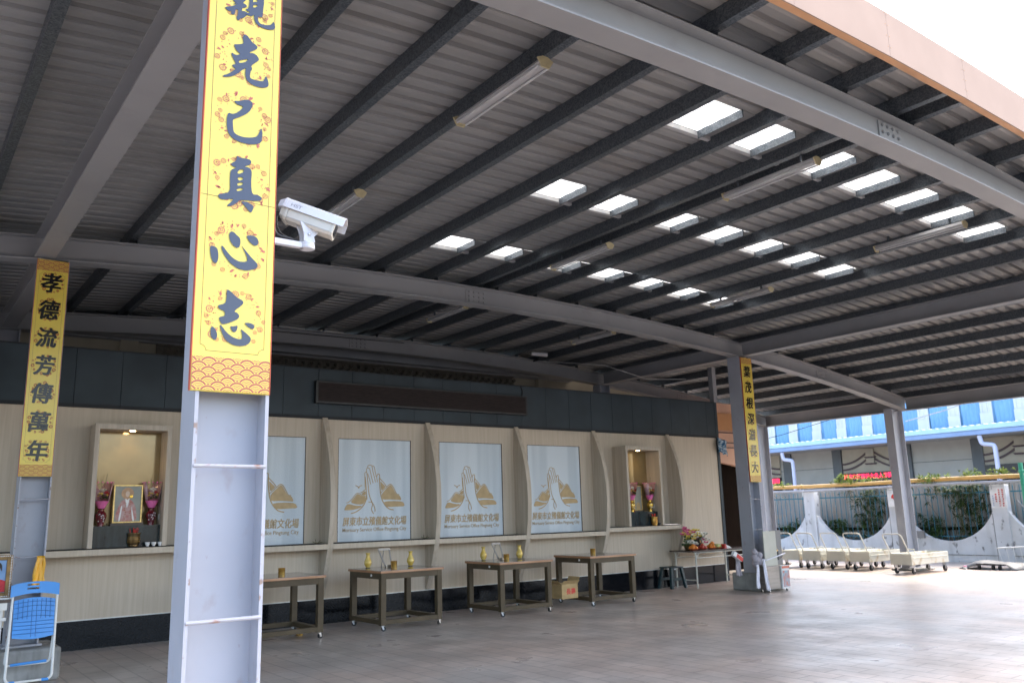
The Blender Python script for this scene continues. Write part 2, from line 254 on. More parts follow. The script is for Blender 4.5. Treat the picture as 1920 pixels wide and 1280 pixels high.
# ---------------------------------------------------------------- mesh helpers
class MB:
    """collects shapes, then links them as ONE mesh object"""
    def __init__(s): s.v = []; s.f = []; s.k = []; s.mi = 0; s.calls = []
    def add(s, v, f):
        o = len(s.v); s.calls.append((o,o+len(v),len(s.f),len(s.f)+len(f))); s.v += [tuple(p) for p in v]; s.f += [tuple(i+o for i in q) for q in f]; s.k += [s.mi]*len(f); return s
    def box(s, x0, x1, y0, y1, z0, z1):
        return s.add([(x,y,z) for z in (z0,z1) for y in (y0,y1) for x in (x0,x1)], [(0,2,3,1),(4,5,7,6),(0,1,5,4),(2,6,7,3),(0,4,6,2),(1,3,7,5)])
    def hexa(s, p): return s.add(p, [(0,3,2,1),(4,5,6,7),(0,1,5,4),(1,2,6,5),(2,3,7,6),(3,0,4,7)])
    def obox(s, c, ax, ay, az):
        c, ax, ay, az = map(Vector, (c,ax,ay,az))
        return s.hexa([c-ax-ay-az, c+ax-ay-az, c+ax+ay-az, c-ax+ay-az, c-ax-ay+az, c+ax-ay+az, c+ax+ay+az, c-ax+ay+az])
    def prism(s, poly, ax, a0, a1):
        """poly: 2D loop; ax = 'x','y','z' axis of extrusion"""
        def P(p, a): return {'x':(a,p[0],p[1]), 'y':(p[0],a,p[1]), 'z':(p[0],p[1],a)}[ax]
        n = len(poly); area = sum(poly[i][0]*poly[(i+1)%n][1]-poly[(i+1)%n][0]*poly[i][1] for i in range(n))
        if (area < 0) ^ (ax == 'y'): poly = poly[::-1]
        v = [P(p,a0) for p in poly]+[P(p,a1) for p in poly]
        f = [tuple(range(n))[::-1], tuple(range(n,2*n))]+[(i,(i+1)%n,n+(i+1)%n,n+i) for i in range(n)]
        return s.add(v, f)
    def tube(s, path, r, n=8, cap=True, r2=None):
        path = [Vector(p) for p in path]; rings = []; up = Vector((0,0,1)); N = len(path)
        prev = None
        for i, p in enumerate(path):
            d = (path[min(i+1,N-1)]-path[max(i-1,0)]).normalized()
            if prev is None:
                a = d.cross(up if abs(d.z) < 0.95 else Vector((1,0,0))).normalized()
            else:
                a = (prev - d*prev.dot(d)).normalized()
            prev = a; b = d.cross(a); rr = r if r2 is None else r+(r2-r)*i/(N-1)
            rings.append([p+a*math.cos(2*PI*k/n)*rr+b*math.sin(2*PI*k/n)*rr for k in range(n)])
        v = [q for g in rings for q in g]; f = []
        for i in range(N-1):
            for k in range(n): f.append((i*n+k, i*n+(k+1)%n, (i+1)*n+(k+1)%n, (i+1)*n+k))
        if cap: f += [tuple(range(n))[::-1], tuple((N-1)*n+k for k in range(n))]
        return s.add(v, f)
    def lathe(s, prof, c=(0,0,0), n=16, axis='z'):
        v = []; f = []
        for (r, z) in prof:
            for k in range(n):
                a = 2*PI*k/n; p = (r*math.cos(a), r*math.sin(a), z)
                if axis == 'y': p = (p[0], p[2], p[1])
                if axis == 'x': p = (p[2], p[0], p[1])
                v.append((p[0]+c[0], p[1]+c[1], p[2]+c[2]))
        for i in range(len(prof)-1):
            for k in range(n): f.append((i*n+k, i*n+(k+1)%n, (i+1)*n+(k+1)%n, (i+1)*n+k))
        f += [tuple(range(n))[::-1], tuple((len(prof)-1)*n+k for k in range(n))]
        return s.add(v, f)
    def ball(s, c, r, n=8, m=6, sz=1.0):
        prof = [(max(1e-4,r*math.sin(PI*i/m)), -r*sz*math.cos(PI*i/m)) for i in range(m+1)]
        return s.lathe(prof, c, n)
    def build(s, name, mats, parent=None, smooth=False, bevel=0.0, solid=0.0):
        if not isinstance(mats, (list,tuple)): mats = [mats]
        o0 = Vector((0,0,0)) if parent is None else world_loc(parent)
        me = bpy.data.meshes.new(name); me.from_pydata([(p[0]-o0.x,p[1]-o0.y,p[2]-o0.z) for p in s.v], [], s.f)
        for mm in mats: me.materials.append(W[mm] if isinstance(mm,str) else mm)
        if len(mats) > 1: me.polygons.foreach_set('material_index', s.k)
        bm = bmesh.new(); bm.from_mesh(me)
        if smooth or s.f: bmesh.ops.recalc_face_normals(bm, faces=bm.faces)
        bm.to_mesh(me); bm.free()
        if smooth: me.polygons.foreach_set('use_smooth', [True]*len(me.polygons))
        ob = bpy.data.objects.new(name, me); COL.objects.link(ob)
        if parent is not None: ob.parent = parent
        if bevel:
            b = ob.modifiers.new('bevel','BEVEL'); b.width = bevel; b.segments = 2; b.limit_method = 'ANGLE'; b.angle_limit = R(40)
        if solid:
            b = ob.modifiers.new('solid','SOLIDIFY'); b.thickness = solid; b.offset = 0
        if smooth and (bevel or True):
            try: me.set_sharp_from_angle(angle=R(42))
            except Exception: pass
        return ob
def each(b, name, mats, parent=None, **kw):
    """every shape in b becomes an object of its own"""
    out = []
    for (v0, v1, f0, f1) in b.calls:
        c = MB(); c.v = b.v[v0:v1]; c.f = [tuple(i-v0 for i in q) for q in b.f[f0:f1]]; c.k = b.k[f0:f1]; out.append(c.build(name, mats, parent, **kw))
    return out
def world_loc(o):
    v = Vector((0,0,0))
    while o is not None: v += o.location; o = o.parent
    return v
def tag(o, label=None, cat=None, group=None, kind=None):
    if label: o['label'] = label
    if cat: o['category'] = cat
    if group: o['group'] = group
    if kind: o['kind'] = kind
    return o
def thing(name, label, cat, loc=(0,0,0), group=None):
    o = bpy.data.objects.new(name, None); COL.objects.link(o); o.location = loc; o.empty_display_size = 0.1
    return tag(o, label, cat, group)
def kids(o): return [c for c in COL.objects if c.parent == o]
def copy_tree(o, parent=None):
    c = o.copy(); COL.objects.link(c)
    if parent is not None: c.parent = parent
    for ch in kids(o): copy_tree(ch, c)
    return c
def chaikin(L, it=2):
    for _ in range(it):
        o = []
        for i in range(len(L)):
            a, b = L[i], L[(i+1)%len(L)]
            o += [(a[0]*.78+b[0]*.22, a[1]*.78+b[1]*.22), (a[0]*.22+b[0]*.78, a[1]*.22+b[1]*.78)]
        L = o
    return L
def curve_mesh(obj):
    COL.objects.link(obj); dg = bpy.context.evaluated_depsgraph_get(); dg.update()
    me = bpy.data.meshes.new_from_object(obj.evaluated_get(dg)); COL.objects.unlink(obj)
    v = [tuple(p.co) for p in me.vertices]; f = [tuple(p.vertices) for p in me.polygons]
    d = obj.data; bpy.data.objects.remove(obj); bpy.data.curves.remove(d); bpy.data.meshes.remove(me)
    return v, f
def flat(loops, t=0.001):
    cu_ = bpy.data.curves.new('outline','CURVE'); cu_.dimensions = '2D'; cu_.fill_mode = 'BOTH'; cu_.extrude = t/2
    for L in loops:
        sp = cu_.splines.new('POLY'); sp.points.add(len(L)-1); sp.use_cyclic_u = True
        for p, q in zip(sp.points, L): p.co = (q[0], q[1], 0, 1)
    return curve_mesh(bpy.data.objects.new('outline', cu_))
def text(s, size, t=0.001, bold=0.0, shear=0.0, fit=None):
    """centred text as flat mesh; fit = (width, height) stretches it to that box"""
    fc = bpy.data.curves.new('letters','FONT'); fc.body = s; fc.size = size; fc.extrude = t/2; fc.offset = bold*size; fc.resolution_u = 4; fc.shear = shear
    v, f = curve_mesh(bpy.data.objects.new('letters', fc))
    x0, x1 = min(p[0] for p in v), max(p[0] for p in v); y0, y1 = min(p[1] for p in v), max(p[1] for p in v)
    sx = sy = 1.0
    if fit: sx = fit[0]/max(1e-6,x1-x0); sy = fit[1]/max(1e-6,y1-y0)
    return [((p[0]-(x0+x1)/2)*sx, (p[1]-(y0+y1)/2)*sy, p[2]) for p in v], f
def heavy(vf, dx, dy):
    v, f = vf; V = []; F = []
    for k, (ox, oy) in enumerate(((0,0),(dx,0),(-dx,0),(0,dy),(dx*.6,-dy))):
        o = len(V); V += [(p[0]+ox, p[1]+oy, p[2]+.00025*k) for p in v]; F += [tuple(i+o for i in q) for q in f]
    return V, F
def on_front(vf, x, y, z, t=0.001):       # stand a flat mesh up on a wall that faces -Y
    v, f = vf; return [(x+p[0], y-t/2-p[2], z+p[1]) for p in v], f
def on_left(vf, x, y, z, t=0.001):        # stand a flat mesh up on a wall that faces -X
    v, f = vf; return [(x-t/2-p[2], y-p[0], z+p[1]) for p in v], f
def arc(cx, cy, r, a0, a1, n): return [(cx+r*math.cos(R(a0+(a1-a0)*i/n)), cy+r*math.sin(R(a0+(a1-a0)*i/n))) for i in range(n+1)]
def bend(pts, r, n=5):
    """round the inner corners of a 3D path"""
    pts = [Vector(p) for p in pts]; out = [pts[0]]
    for i in range(1, len(pts)-1):
        a, b, c = pts[i-1], pts[i], pts[i+1]; da = (a-b).normalized(); dc = (c-b).normalized(); k = min(r, (a-b).length/2, (c-b).length/2)
        for j in range(n+1):
            t = j/n; out.append((b+da*k)*(1-t)**2+b*2*t*(1-t)+(b+dc*k)*t*t)
    return out+[pts[-1]]

# ---------------------------------------------------------------- ground
g = MB(); g.add([(-140,-120,0),(160,-120,0),(160,160,0),(-140,160,0)], [(0,1,2,3)])
tag(g.build('plaza_paving', 'ground'), 'grey and reddish stamped paver paving of the plaza', 'ground', kind='structure')
g = MB(); g.add([(-140,-120,.004),(160,-120,.004),(160,1.6,.004),(-140,1.6,.004)], [(0,1,2,3)])  # dark ground added out of view to cut light bounced under the roof
tag(g.build('bounce_absorber', 'asphalt'), 'dark asphalt road added out of view in front of the canopy to cut bounce light', 'absorber', kind='structure')

# ---------------------------------------------------------------- steel canopy
def zt(x): return 4.94-0.0066*(x-7.3)**2      # top of the curved rafters
XA, XB = -5.4, 20.2                            # roof ends
canopy = thing('steel_canopy', 'large open steel canopy with curved corrugated roof over the paved plaza', 'canopy')
def xs(a, b, n): return [a+(b-a)*i/n for i in range(n+1)]
def rafter(y, x0, x1, splice=True):
    b = MB(); X = xs(x0, x1, 40)
    for (y0, y1, d0, d1) in ((y-.1,y+.1,0,-.014), (y-.005,y+.005,-.014,-.266), (y-.1,y+.1,-.266,-.28)):
        v = []; f = []
        for x in X:
            z = zt(x); v += [(x,y0,z+d0),(x,y1,z+d0),(x,y1,z+d1),(x,y0,z+d1)]
        for i in range(len(X)-1):
            for k in range(4): f.append((i*4+k,i*4+(k+1)%4,(i+1)*4+(k+1)%4,(i+1)*4+k))
        f += [(0,1,2,3),(len(X)*4-4,len(X)*4-1,len(X)*4-2,len(X)*4-3)]
        b.add(v, f)
    r = b.build('rafter', 'shaded_paint', canopy)
    if splice:
        for xc in (7.1, 16.2):
            s = MB(); z = zt(xc)
            s.box(xc-.19,xc+.19,y-.017,y-.0055,z-.245,z-.035)
            for i in range(4):
                for j in range(3):
                    s.lathe([(.017,0),(.017,-.012),(.009,-.02)], (xc-.135+.09*i, y-.017, z-.07-.07*j), 8, 'y')
            s.build('splice_plate', 'shaded_paint', r)
    return r
YB, YA, YC = 3.58, 10.3, 14.3
for y in (YB, YA, YC): rafter(y, -5.0, 19.55)
def tie_beam(x, y0, y1, dz, d=.28, mat='paint_dark', wd=.2):
    b = MB(); z = zt(x)+dz
    b.box(x-wd/2,x+wd/2,y0,y1,z-.014,z); b.box(x-.006,x+.006,y0,y1,z-d+.014,z-.014); b.box(x-wd/2,x+wd/2,y0,y1,z-d,z-d+.014)
    return b.build('tie_beam', mat, canopy)
for (y0, y1) in ((YB+.102,YA-.102), (YA+.102,YC-.102)):
    tie_beam(1.22 if y0 < 8 else 1.32, y0, y1, -.005, .26, 'shaded_paint'); tie_beam(13.4, y0, y1, -.005, .27); tie_beam(19.42, y0, y1, -.005, .30)
def column(xc, y, w_, d_, zb, rods, zp=0.0):
    """H column: flanges face -X and +X, web across"""
    b = MB(); zT = zt(xc)-.282; t = .012
    b.box(xc-w_/2,xc-w_/2+t,y-d_/2,y+d_/2,zb,zT); b.box(xc+w_/2-t,xc+w_/2,y-d_/2,y+d_/2,zb,zT)
    b.box(xc-w_/2+t,xc+w_/2-t,y-.005,y+.005,zb,zT)
    b.box(xc-w_/2-.03,xc+w_/2+.03,y-d_/2-.03,y+d_/2+.03,zb-.0,zb+.02)
    c = b.build('column', 'paint', canopy)
    e = MB()
    for sx in (-1,1):
        x0 = xc+sx*(w_/2)-(t if sx > 0 else 0)
        e.box(x0-.0015,x0+t+.0015,y-d_/2-.004,y-d_/2+.0,zb+.02,zT-.02)
    each(e, 'edge_strip', 'weld', c)
    for z in rods:
        q = MB(); q.tube([(xc-w_/2+.004,y-d_/2-.002,z),(xc+w_/2-.004,y-d_/2-.002,z-.001)], .008, 8); q.build('stiffener_rod', 'rust_rod', c)
    k = MB(); q = .26
    k.box(xc-w_/2-.12,xc+w_/2+.18,y-d_/2-q,y+d_/2+.2,0,zb)
    k.build('footing', 'concrete', canopy, bevel=.03)
    return c
column(1.150, 3.57, .306, .19, .32, (1.727,1.121))
column(1.32, 10.29, .295, .26, .32, (1.797,1.208,3.0))
column(13.36, 10.30, .31, .28, .32, (1.662,1.099))
column(19.25, 10.46, .46, .20, .05, ())
column(13.4, YB, .31, .25, .3, ()); column(19.4, YB, .34, .25, .05, ())
column(1.32, YC, .295, .25, .3, ()); column(13.4, YC, .31, .25, .3, ()); column(19.3, YC+.05, .42, .24, .05, ())
PX = [4.62,5.46,6.34,7.16,7.46,8.24,9.13,10.0,10.87,11.74,12.6,13.75,14.6,15.45,16.3,17.15,18.0,18.85,19.7]+[3.78,2.96,2.14,0.62,-.22,-1.06,-1.9,-2.74,-3.6,-4.45]
for x in PX:
    b = MB(); z0 = zt(x)+.065; z1 = z0+.145; y0, y1 = 3.06, 15.0; s = 1
    b.box(x-.038,x-.034,y0,y1,z0,z1); b.box(x-.034,x+.038,y0,y1,z1-.004,z1); b.box(x-.034,x+.038,y0,y1,z0,z0+.004)
    b.box(x+.034,x+.038,y0,y1,z0+.004,z0+.022); b.box(x+.034,x+.038,y0,y1,z1-.022,z1-.004)
    for yy in (YB,YA,YC): b.box(x+.04,x+.046,yy-.05,yy+.05,z0-.064,z0+.10)
    b.build('purlin', 'galv', canopy)
# roof sheet: trapezoid ribs across, curved along; three translucent strips
PITCH = 0.19
def ribs(y0, y1):
    P = []; y = y0
    while y < y1-1e-6:
        for (d, h) in ((0,0),(.070,0),(.082,.038),(.118,.038),(.130,0),(.150,.008),(.165,.008)):
            if y+d < y1: P.append((y+d, h))
        y += PITCH
    P.append((y1, 0)); return P
def zr(x): return zt(x)+.215
YR0 = 3.05
STR = [(YR0+PITCH*7, YR0+PITCH*10), (YR0+PITCH*18.5, YR0+PITCH*21), (YR0+PITCH*30.5, YR0+PITCH*33)]
STR = [(4.44,4.96),(6.62,7.08),(8.88,9.29)]
SX = (5.52, 11.65)
prof = [p for p in ribs(YR0, 15.2)]
for a, b_ in STR:
    prof += [(a, .0), (b_, .0)]
prof = sorted(set(prof)); XS = sorted(set(xs(XA, XB, 32)+list(SX)))
b = MB(); v = [(x, y, zr(x)+h) for x in XS for (y, h) in prof]; f = []; n = len(prof); sky_f = {0:[],1:[],2:[]}
for i in range(len(XS)-1):
    for j in range(n-1):
        ym = (prof[j][0]+prof[j+1][0])/2; xm = (XS[i]+XS[i+1])/2; q = (i*n+j,(i+1)*n+j,(i+1)*n+j+1,i*n+j+1); hit = None
        if SX[0] < xm < SX[1]:
            for k, (a, c) in enumerate(STR):
                if a < ym < c: hit = k
        if hit is None: f.append(q)
        else: sky_f[hit].append(q)
b.add(v, f); b.build('roof_sheet', 'sheet', canopy, solid=.004)
for k in range(3):
    used = sorted({i for q in sky_f[k] for i in q}); mp_ = {i: t for t, i in enumerate(used)}
    b = MB(); b.add([v[i] for i in used], [tuple(mp_[i] for i in q) for q in sky_f[k]]); sk = b.build('skylight', 'skylight', canopy, solid=.003)
    b = MB(); X = xs(SX[0], SX[1], 14); a, c = STR[k]
    y0, y1 = c+.004, c+.05
    for i in range(14):
        x0, x1 = X[i], X[i+1]
        b.hexa([(x0,y0,zr(x0)-.05),(x1,y0,zr(x1)-.05),(x1,y1,zr(x1)-.05),(x0,y1,zr(x0)-.05),(x0,y0,zr(x0)-.002),(x1,y0,zr(x1)-.002),(x1,y1,zr(x1)-.002),(x0,y1,zr(x0)-.002)])
    b.build('skylight_flashing', 'curb', sk)
    b = MB()
    for x in PX:
        if SX[0]+.1 < x < SX[1]+.1: b.box(x-.235,x-.222,a-.02,c+.003,zr(x)-.085,zr(x)-.004)
    each(b, 'skylight_curb', 'galv', sk)
    b = MB()
    for x in PX:
        if SX[0]+.1 < x < SX[1]+.1: b.box(x-.2215,x-.03,a-.02,c+.003,zr(x)-.016,zr(x)-.012)
    each(b, 'cover_strip', 'sheet', sk)
# fascia along the front edge
b = MB(); X = xs(XA, XB, 20)
for i in range(20):
    x0, x1 = X[i]+(.0015 if i else 0), X[i+1]-.0015; z0, z1 = zt(x0), zt(x1)
    b.hexa([(x0,2.99,z0+.06),(x1,2.99,z1+.06),(x1,3.0,z1+.06),(x0,3.0,z0+.06),(x0,2.99,z0+.46),(x1,2.99,z1+.46),(x1,3.0,z1+.46),(x0,3.0,z0+.46)])
fa = b.build('fascia', 'peach', canopy)
b = MB()
for i in range(20):
    x0, x1 = X[i], X[i+1]; z0, z1 = zt(x0), zt(x1)
    b.hexa([(x0,3.001,z0+.062),(x1,3.001,z1+.062),(x1,3.06,z1+.062),(x0,3.06,z0+.062),(x0,3.001,z0+.072),(x1,3.001,z1+.072),(x1,3.06,z1+.072),(x0,3.06,z0+.072)])
b.build('fascia_return', 'peach_edge', fa)
b = MB()
for i in range(1,20):
    for dz in (.1,.2,.3,.4):
        for s in (-.02,.02): b.lathe([(.004,0),(.003,-.003)], (X[i]+s, 2.99, zt(X[i])+.04+dz), 6, 'y')
b.build('rivet', 'peach_edge', fa)
# right end gutter of the roof
b = MB(); b.box(XB+.002,XB+.012,3.05,15.2,zr(XB)-.12,zr(XB)+.06); b.build('edge_flashing', 'curb', canopy)

# fluorescent fixtures hung under the purlins
FIX = [(3.66,4.35,5.48),(3.68,7.4,8.55),(7.19,4.39,5.50),(7.28,7.48,8.62),(10.3,4.42,5.53),(10.75,7.54,8.71),(7.45,11.1,12.25),(10.75,11.07,12.2),(3.68,11.1,12.25)]
FL = ['bare twin tube fluorescent batten with cream end caps, nearest the camera under the roof','fluorescent batten under the roof behind the white security camera','fluorescent batten crossing the third skylight of the front row','fluorescent batten under the middle row of skylights, near the middle splice','fluorescent batten at the right end of the front row of skylights','fluorescent batten at the right end of the rear row of skylights','fluorescent batten just behind the bolted splice of the middle rafter','fluorescent batten behind the middle rafter, in front of the small camera','fluorescent batten hidden behind the near column in the rear bay']
def fixture():
    t = thing('fluorescent_fixture', FL[0], 'ceiling light', (0,0,0), 'fluorescent battens under the canopy roof')
    b = MB(); b.prism([(-.055,.0),(-.025,.045),(.025,.045),(.055,0),(.04,-.010),(-.04,-.010)], 'y', -.57, .57); b.build('housing', 'fixture', t)
    for s in (-1,1):
        b = MB(); b.tube([(s*.044,-.555,-.022),(s*.044,.555,-.022)], .010, 8); b.build('tube', 'tube', t)
    for y in (-.58,.57):
        b = MB(); b.prism([(-.075,.025),(-.025,.05),(.025,.05),(.075,.025),(.035,-.04),(-.035,-.04)], 'y', y, y+.012); each(b, 'end_cap', 'fix_end', t)
    b = MB()
    for y in (-.4,.4): b.box(-.012,.012,y-.012,y+.012,.0455,.13)
    each(b, 'hanger', 'galv', t)
    return t
fx = fixture()
for i, (x, y0, y1) in enumerate(FIX):
    o = fx if i == 0 else copy_tree(fx)
    o.location = (x,(y0+y1)/2,zt(x)-.07); o['label'] = FL[i]

# ---------------------------------------------------------------- banners on the columns
def clip(poly, x0, x1, z0, z1):
    for (ax, lim, sg) in ((0,x0,1),(0,x1,-1),(1,z0,1),(1,z1,-1)):
        out = []
        for i in range(len(poly)):
            p, q = poly[i], poly[(i+1)%len(poly)]; dp, dq = sg*(p[ax]-lim), sg*(q[ax]-lim)
            if dp >= 0: out.append(p)
            if (dp >= 0) != (dq >= 0):
                t = dp/(dp-dq); out.append((p[0]+(q[0]-p[0])*t, p[1]+(q[1]-p[1])*t))
        poly = out
        if len(poly) < 3: return []
    return poly
def waves(x0, x1, z0, z1, y, r, far):
    b = MB(); row = 0; z = z1-r*.45
    while z > z0-r:
        x = x0-r+(r if row % 2 else 0)-r*.3
        while x < x1+r:
            lay = 0
            for (ra, rb, mi) in ((1.0,.95,1),(.95,.76,0),(.76,.66,1),(.66,.58,0),(.58,.49,1),(.49,.41,0),(.41,.32,1),(.32,.24,0),(.24,.15,1),(.15,.0,0)):
                for k in range(10):
                    a0, a1 = PI*k/10, PI*(k+1)/10
                    P = [(x+r*ra*math.cos(a0),z+r*ra*math.sin(a0)),(x+r*ra*math.cos(a1),z+r*ra*math.sin(a1)),(x+r*rb*math.cos(a1),z+r*rb*math.sin(a1)),(x+r*rb*math.cos(a0),z+r*rb*math.sin(a0))]
                    if rb == 0: P = P[:3]
                    P = clip(P, x0, x1, z0, z1)
                    if P: b.mi = mi; b.add([(p[0],y-.0004*row,p[1]) for p in P], [tuple(range(len(P)))])
            x += 2*r
        z -= r*.5; row += 1
    return b, row
def medallion(cx, cz, rm, y, fine, rnd):
    b = MB(); n = 24 if fine else 14
    for i in range(n):
        a = 2*PI*i/n+rnd.uniform(-.1,.1); rr = rm*rnd.uniform(.74,1.0); fr = rm*rnd.choice((.14,.11,.09,.08)); x, z = cx+rr*math.cos(a), cz+rr*math.sin(a)
        def ring(r0, r1, n_=14, yy=y):
            v = []; f = []
            for k in range(n_):
                t = 2*PI*k/n_; v += [(x+r0*math.cos(t),yy,z+r0*math.sin(t)),(x+r1*math.cos(t),yy,z+r1*math.sin(t))]
            for k in range(n_): f.append((2*k,2*((k+1)%n_),2*((k+1)%n_)+1,2*k+1))
            b.add(v, f)
        kind = rnd.random()
        if fine:
            if kind < .6:
                ring(fr*.62, fr*.78); ring(fr*.22, fr*.36, 8)
                for k in range(12):
                    t = 2*PI*k/12; c, s = math.cos(t), math.sin(t); w_ = fr*.09
                    b.add([(x+c*fr*.80-s*w_,y,z+s*fr*.80+c*w_),(x+c*fr*1.05,y,z+s*fr*1.05),(x+c*fr*.80+s*w_,y,z+s*fr*.80-c*w_)], [(0,1,2)])
            else:
                for k in range(4):
                    t = a+.7*k; c, s = math.cos(t), math.sin(t); w_ = fr*.2
                    b.add([(x,y,z),(x+c*fr*.5-s*w_,y,z+s*fr*.5+c*w_),(x+c*fr,y,z+s*fr),(x+c*fr*.5+s*w_,y,z+s*fr*.5-c*w_)], [(0,1,2,3)])
            for k in range(3):
                t = rnd.uniform(0,6.28); q = rm*rnd.uniform(.62,.98); X_, Z_ = cx+q*math.cos(t), cz+q*math.sin(t); d = rm*.022
                b.add([(X_-d,y,Z_),(X_,y,Z_-d),(X_+d,y,Z_),(X_,y,Z_+d)], [(0,1,2,3)])
        else:
            ring(fr*.5, fr*1.1, 8)
            t = a+.35; X_, Z_ = cx+rm*.88*math.cos(t), cz+rm*.88*math.sin(t); d = rm*.07
            b.add([(X_-d,y,Z_),(X_,y,Z_-d),(X_+d,y,Z_),(X_,y,Z_+d)], [(0,1,2,3)])
    return b
def banner(x0, x1, z0, z1, y, chars, label, fine, top_wave=True, lean=0.0):
    t = thing('hanging_banner', label, 'banner', ((x0+x1)/2, y, z0))
    red = 'redprint' if fine else 'redprint_far'; rw = 'redwave'
    b = MB(); b.box(x0,x1,y,y+.018,z0,z1); b.build('board', 'yellow', t, bevel=.002)
    b = MB()
    for (a, c) in ((x0-.0035,x0-.0005),(x1+.0005,x1+.0035)): b.box(a,c,y-.001,y+.019,z0,z1)
    each(b, 'red_edge', 'edge_red', t)
    wz = .145 if fine else .125
    bw, rows = waves(x0+.002, x1-.002, z0+.004, z0+wz, y-.0008, .040 if fine else .042, not fine); bw.build('wave_border', [rw if fine else 'redprint_far','yellow'], t)
    zt_ = z1-.03
    if top_wave:
        bw, rows = waves(x0+.002, x1-.002, z1-wz, z1-.004, y-.0008, .05, not fine); bw.build('wave_border', ['redwave','yellow'], t); zt_ = z1-wz-.02
    # fine rule with notched corners
    b = MB(); i = .03; zb = z0+wz+.025; r = .025; th = .0018
    path = arc(x0+i-.0, zb, r, 90, 0, 5)+arc(x1-i, zb, r, 180, 90, 5)+arc(x1-i, zt_, r, 270, 180, 5)+arc(x0+i, zt_, r, 0, -90, 5)
    for k in range(len(path)):
        p, q = Vector((path[k][0],0,path[k][1])), Vector((path[(k+1)%len(path)][0],0,path[(k+1)%len(path)][1])); d = (q-p)
        if d.length < 1e-6: continue
        nn = Vector((-d.z,0,d.x)).normalized()*th/2
        b.add([(p.x-nn.x,y-.001,p.z-nn.z),(q.x-nn.x,y-.001,q.z-nn.z),(q.x+nn.x,y-.001,q.z+nn.z),(p.x+nn.x,y-.001,p.z+nn.z)], [(0,1,2,3)])
    b.build('rule_line', 'thinred', t)
    rnd = random.Random(3)
    for (cx, cz, rm, vf) in chars:
        medallion(cx, cz, rm, y-.0012, fine, rnd).build('flower_medallion', red, t)
        b = MB(); b.add(*on_front(vf, 0, y-.0022, 0, .0012) if fine else on_front(vf, cx, y-.0022, cz, .0012)); b.build('character', 'ink' if fine else 'inkfar', t)
    b = MB()
    for zz in (z0+.1, z1-.1):
        for s in (x0+.03, x1-.03): b.box(s-.015,s+.015,y+.018,y+.03,zz-.02,zz+.02)
    each(b, 'clip', 'paint_dark', t)
    return t
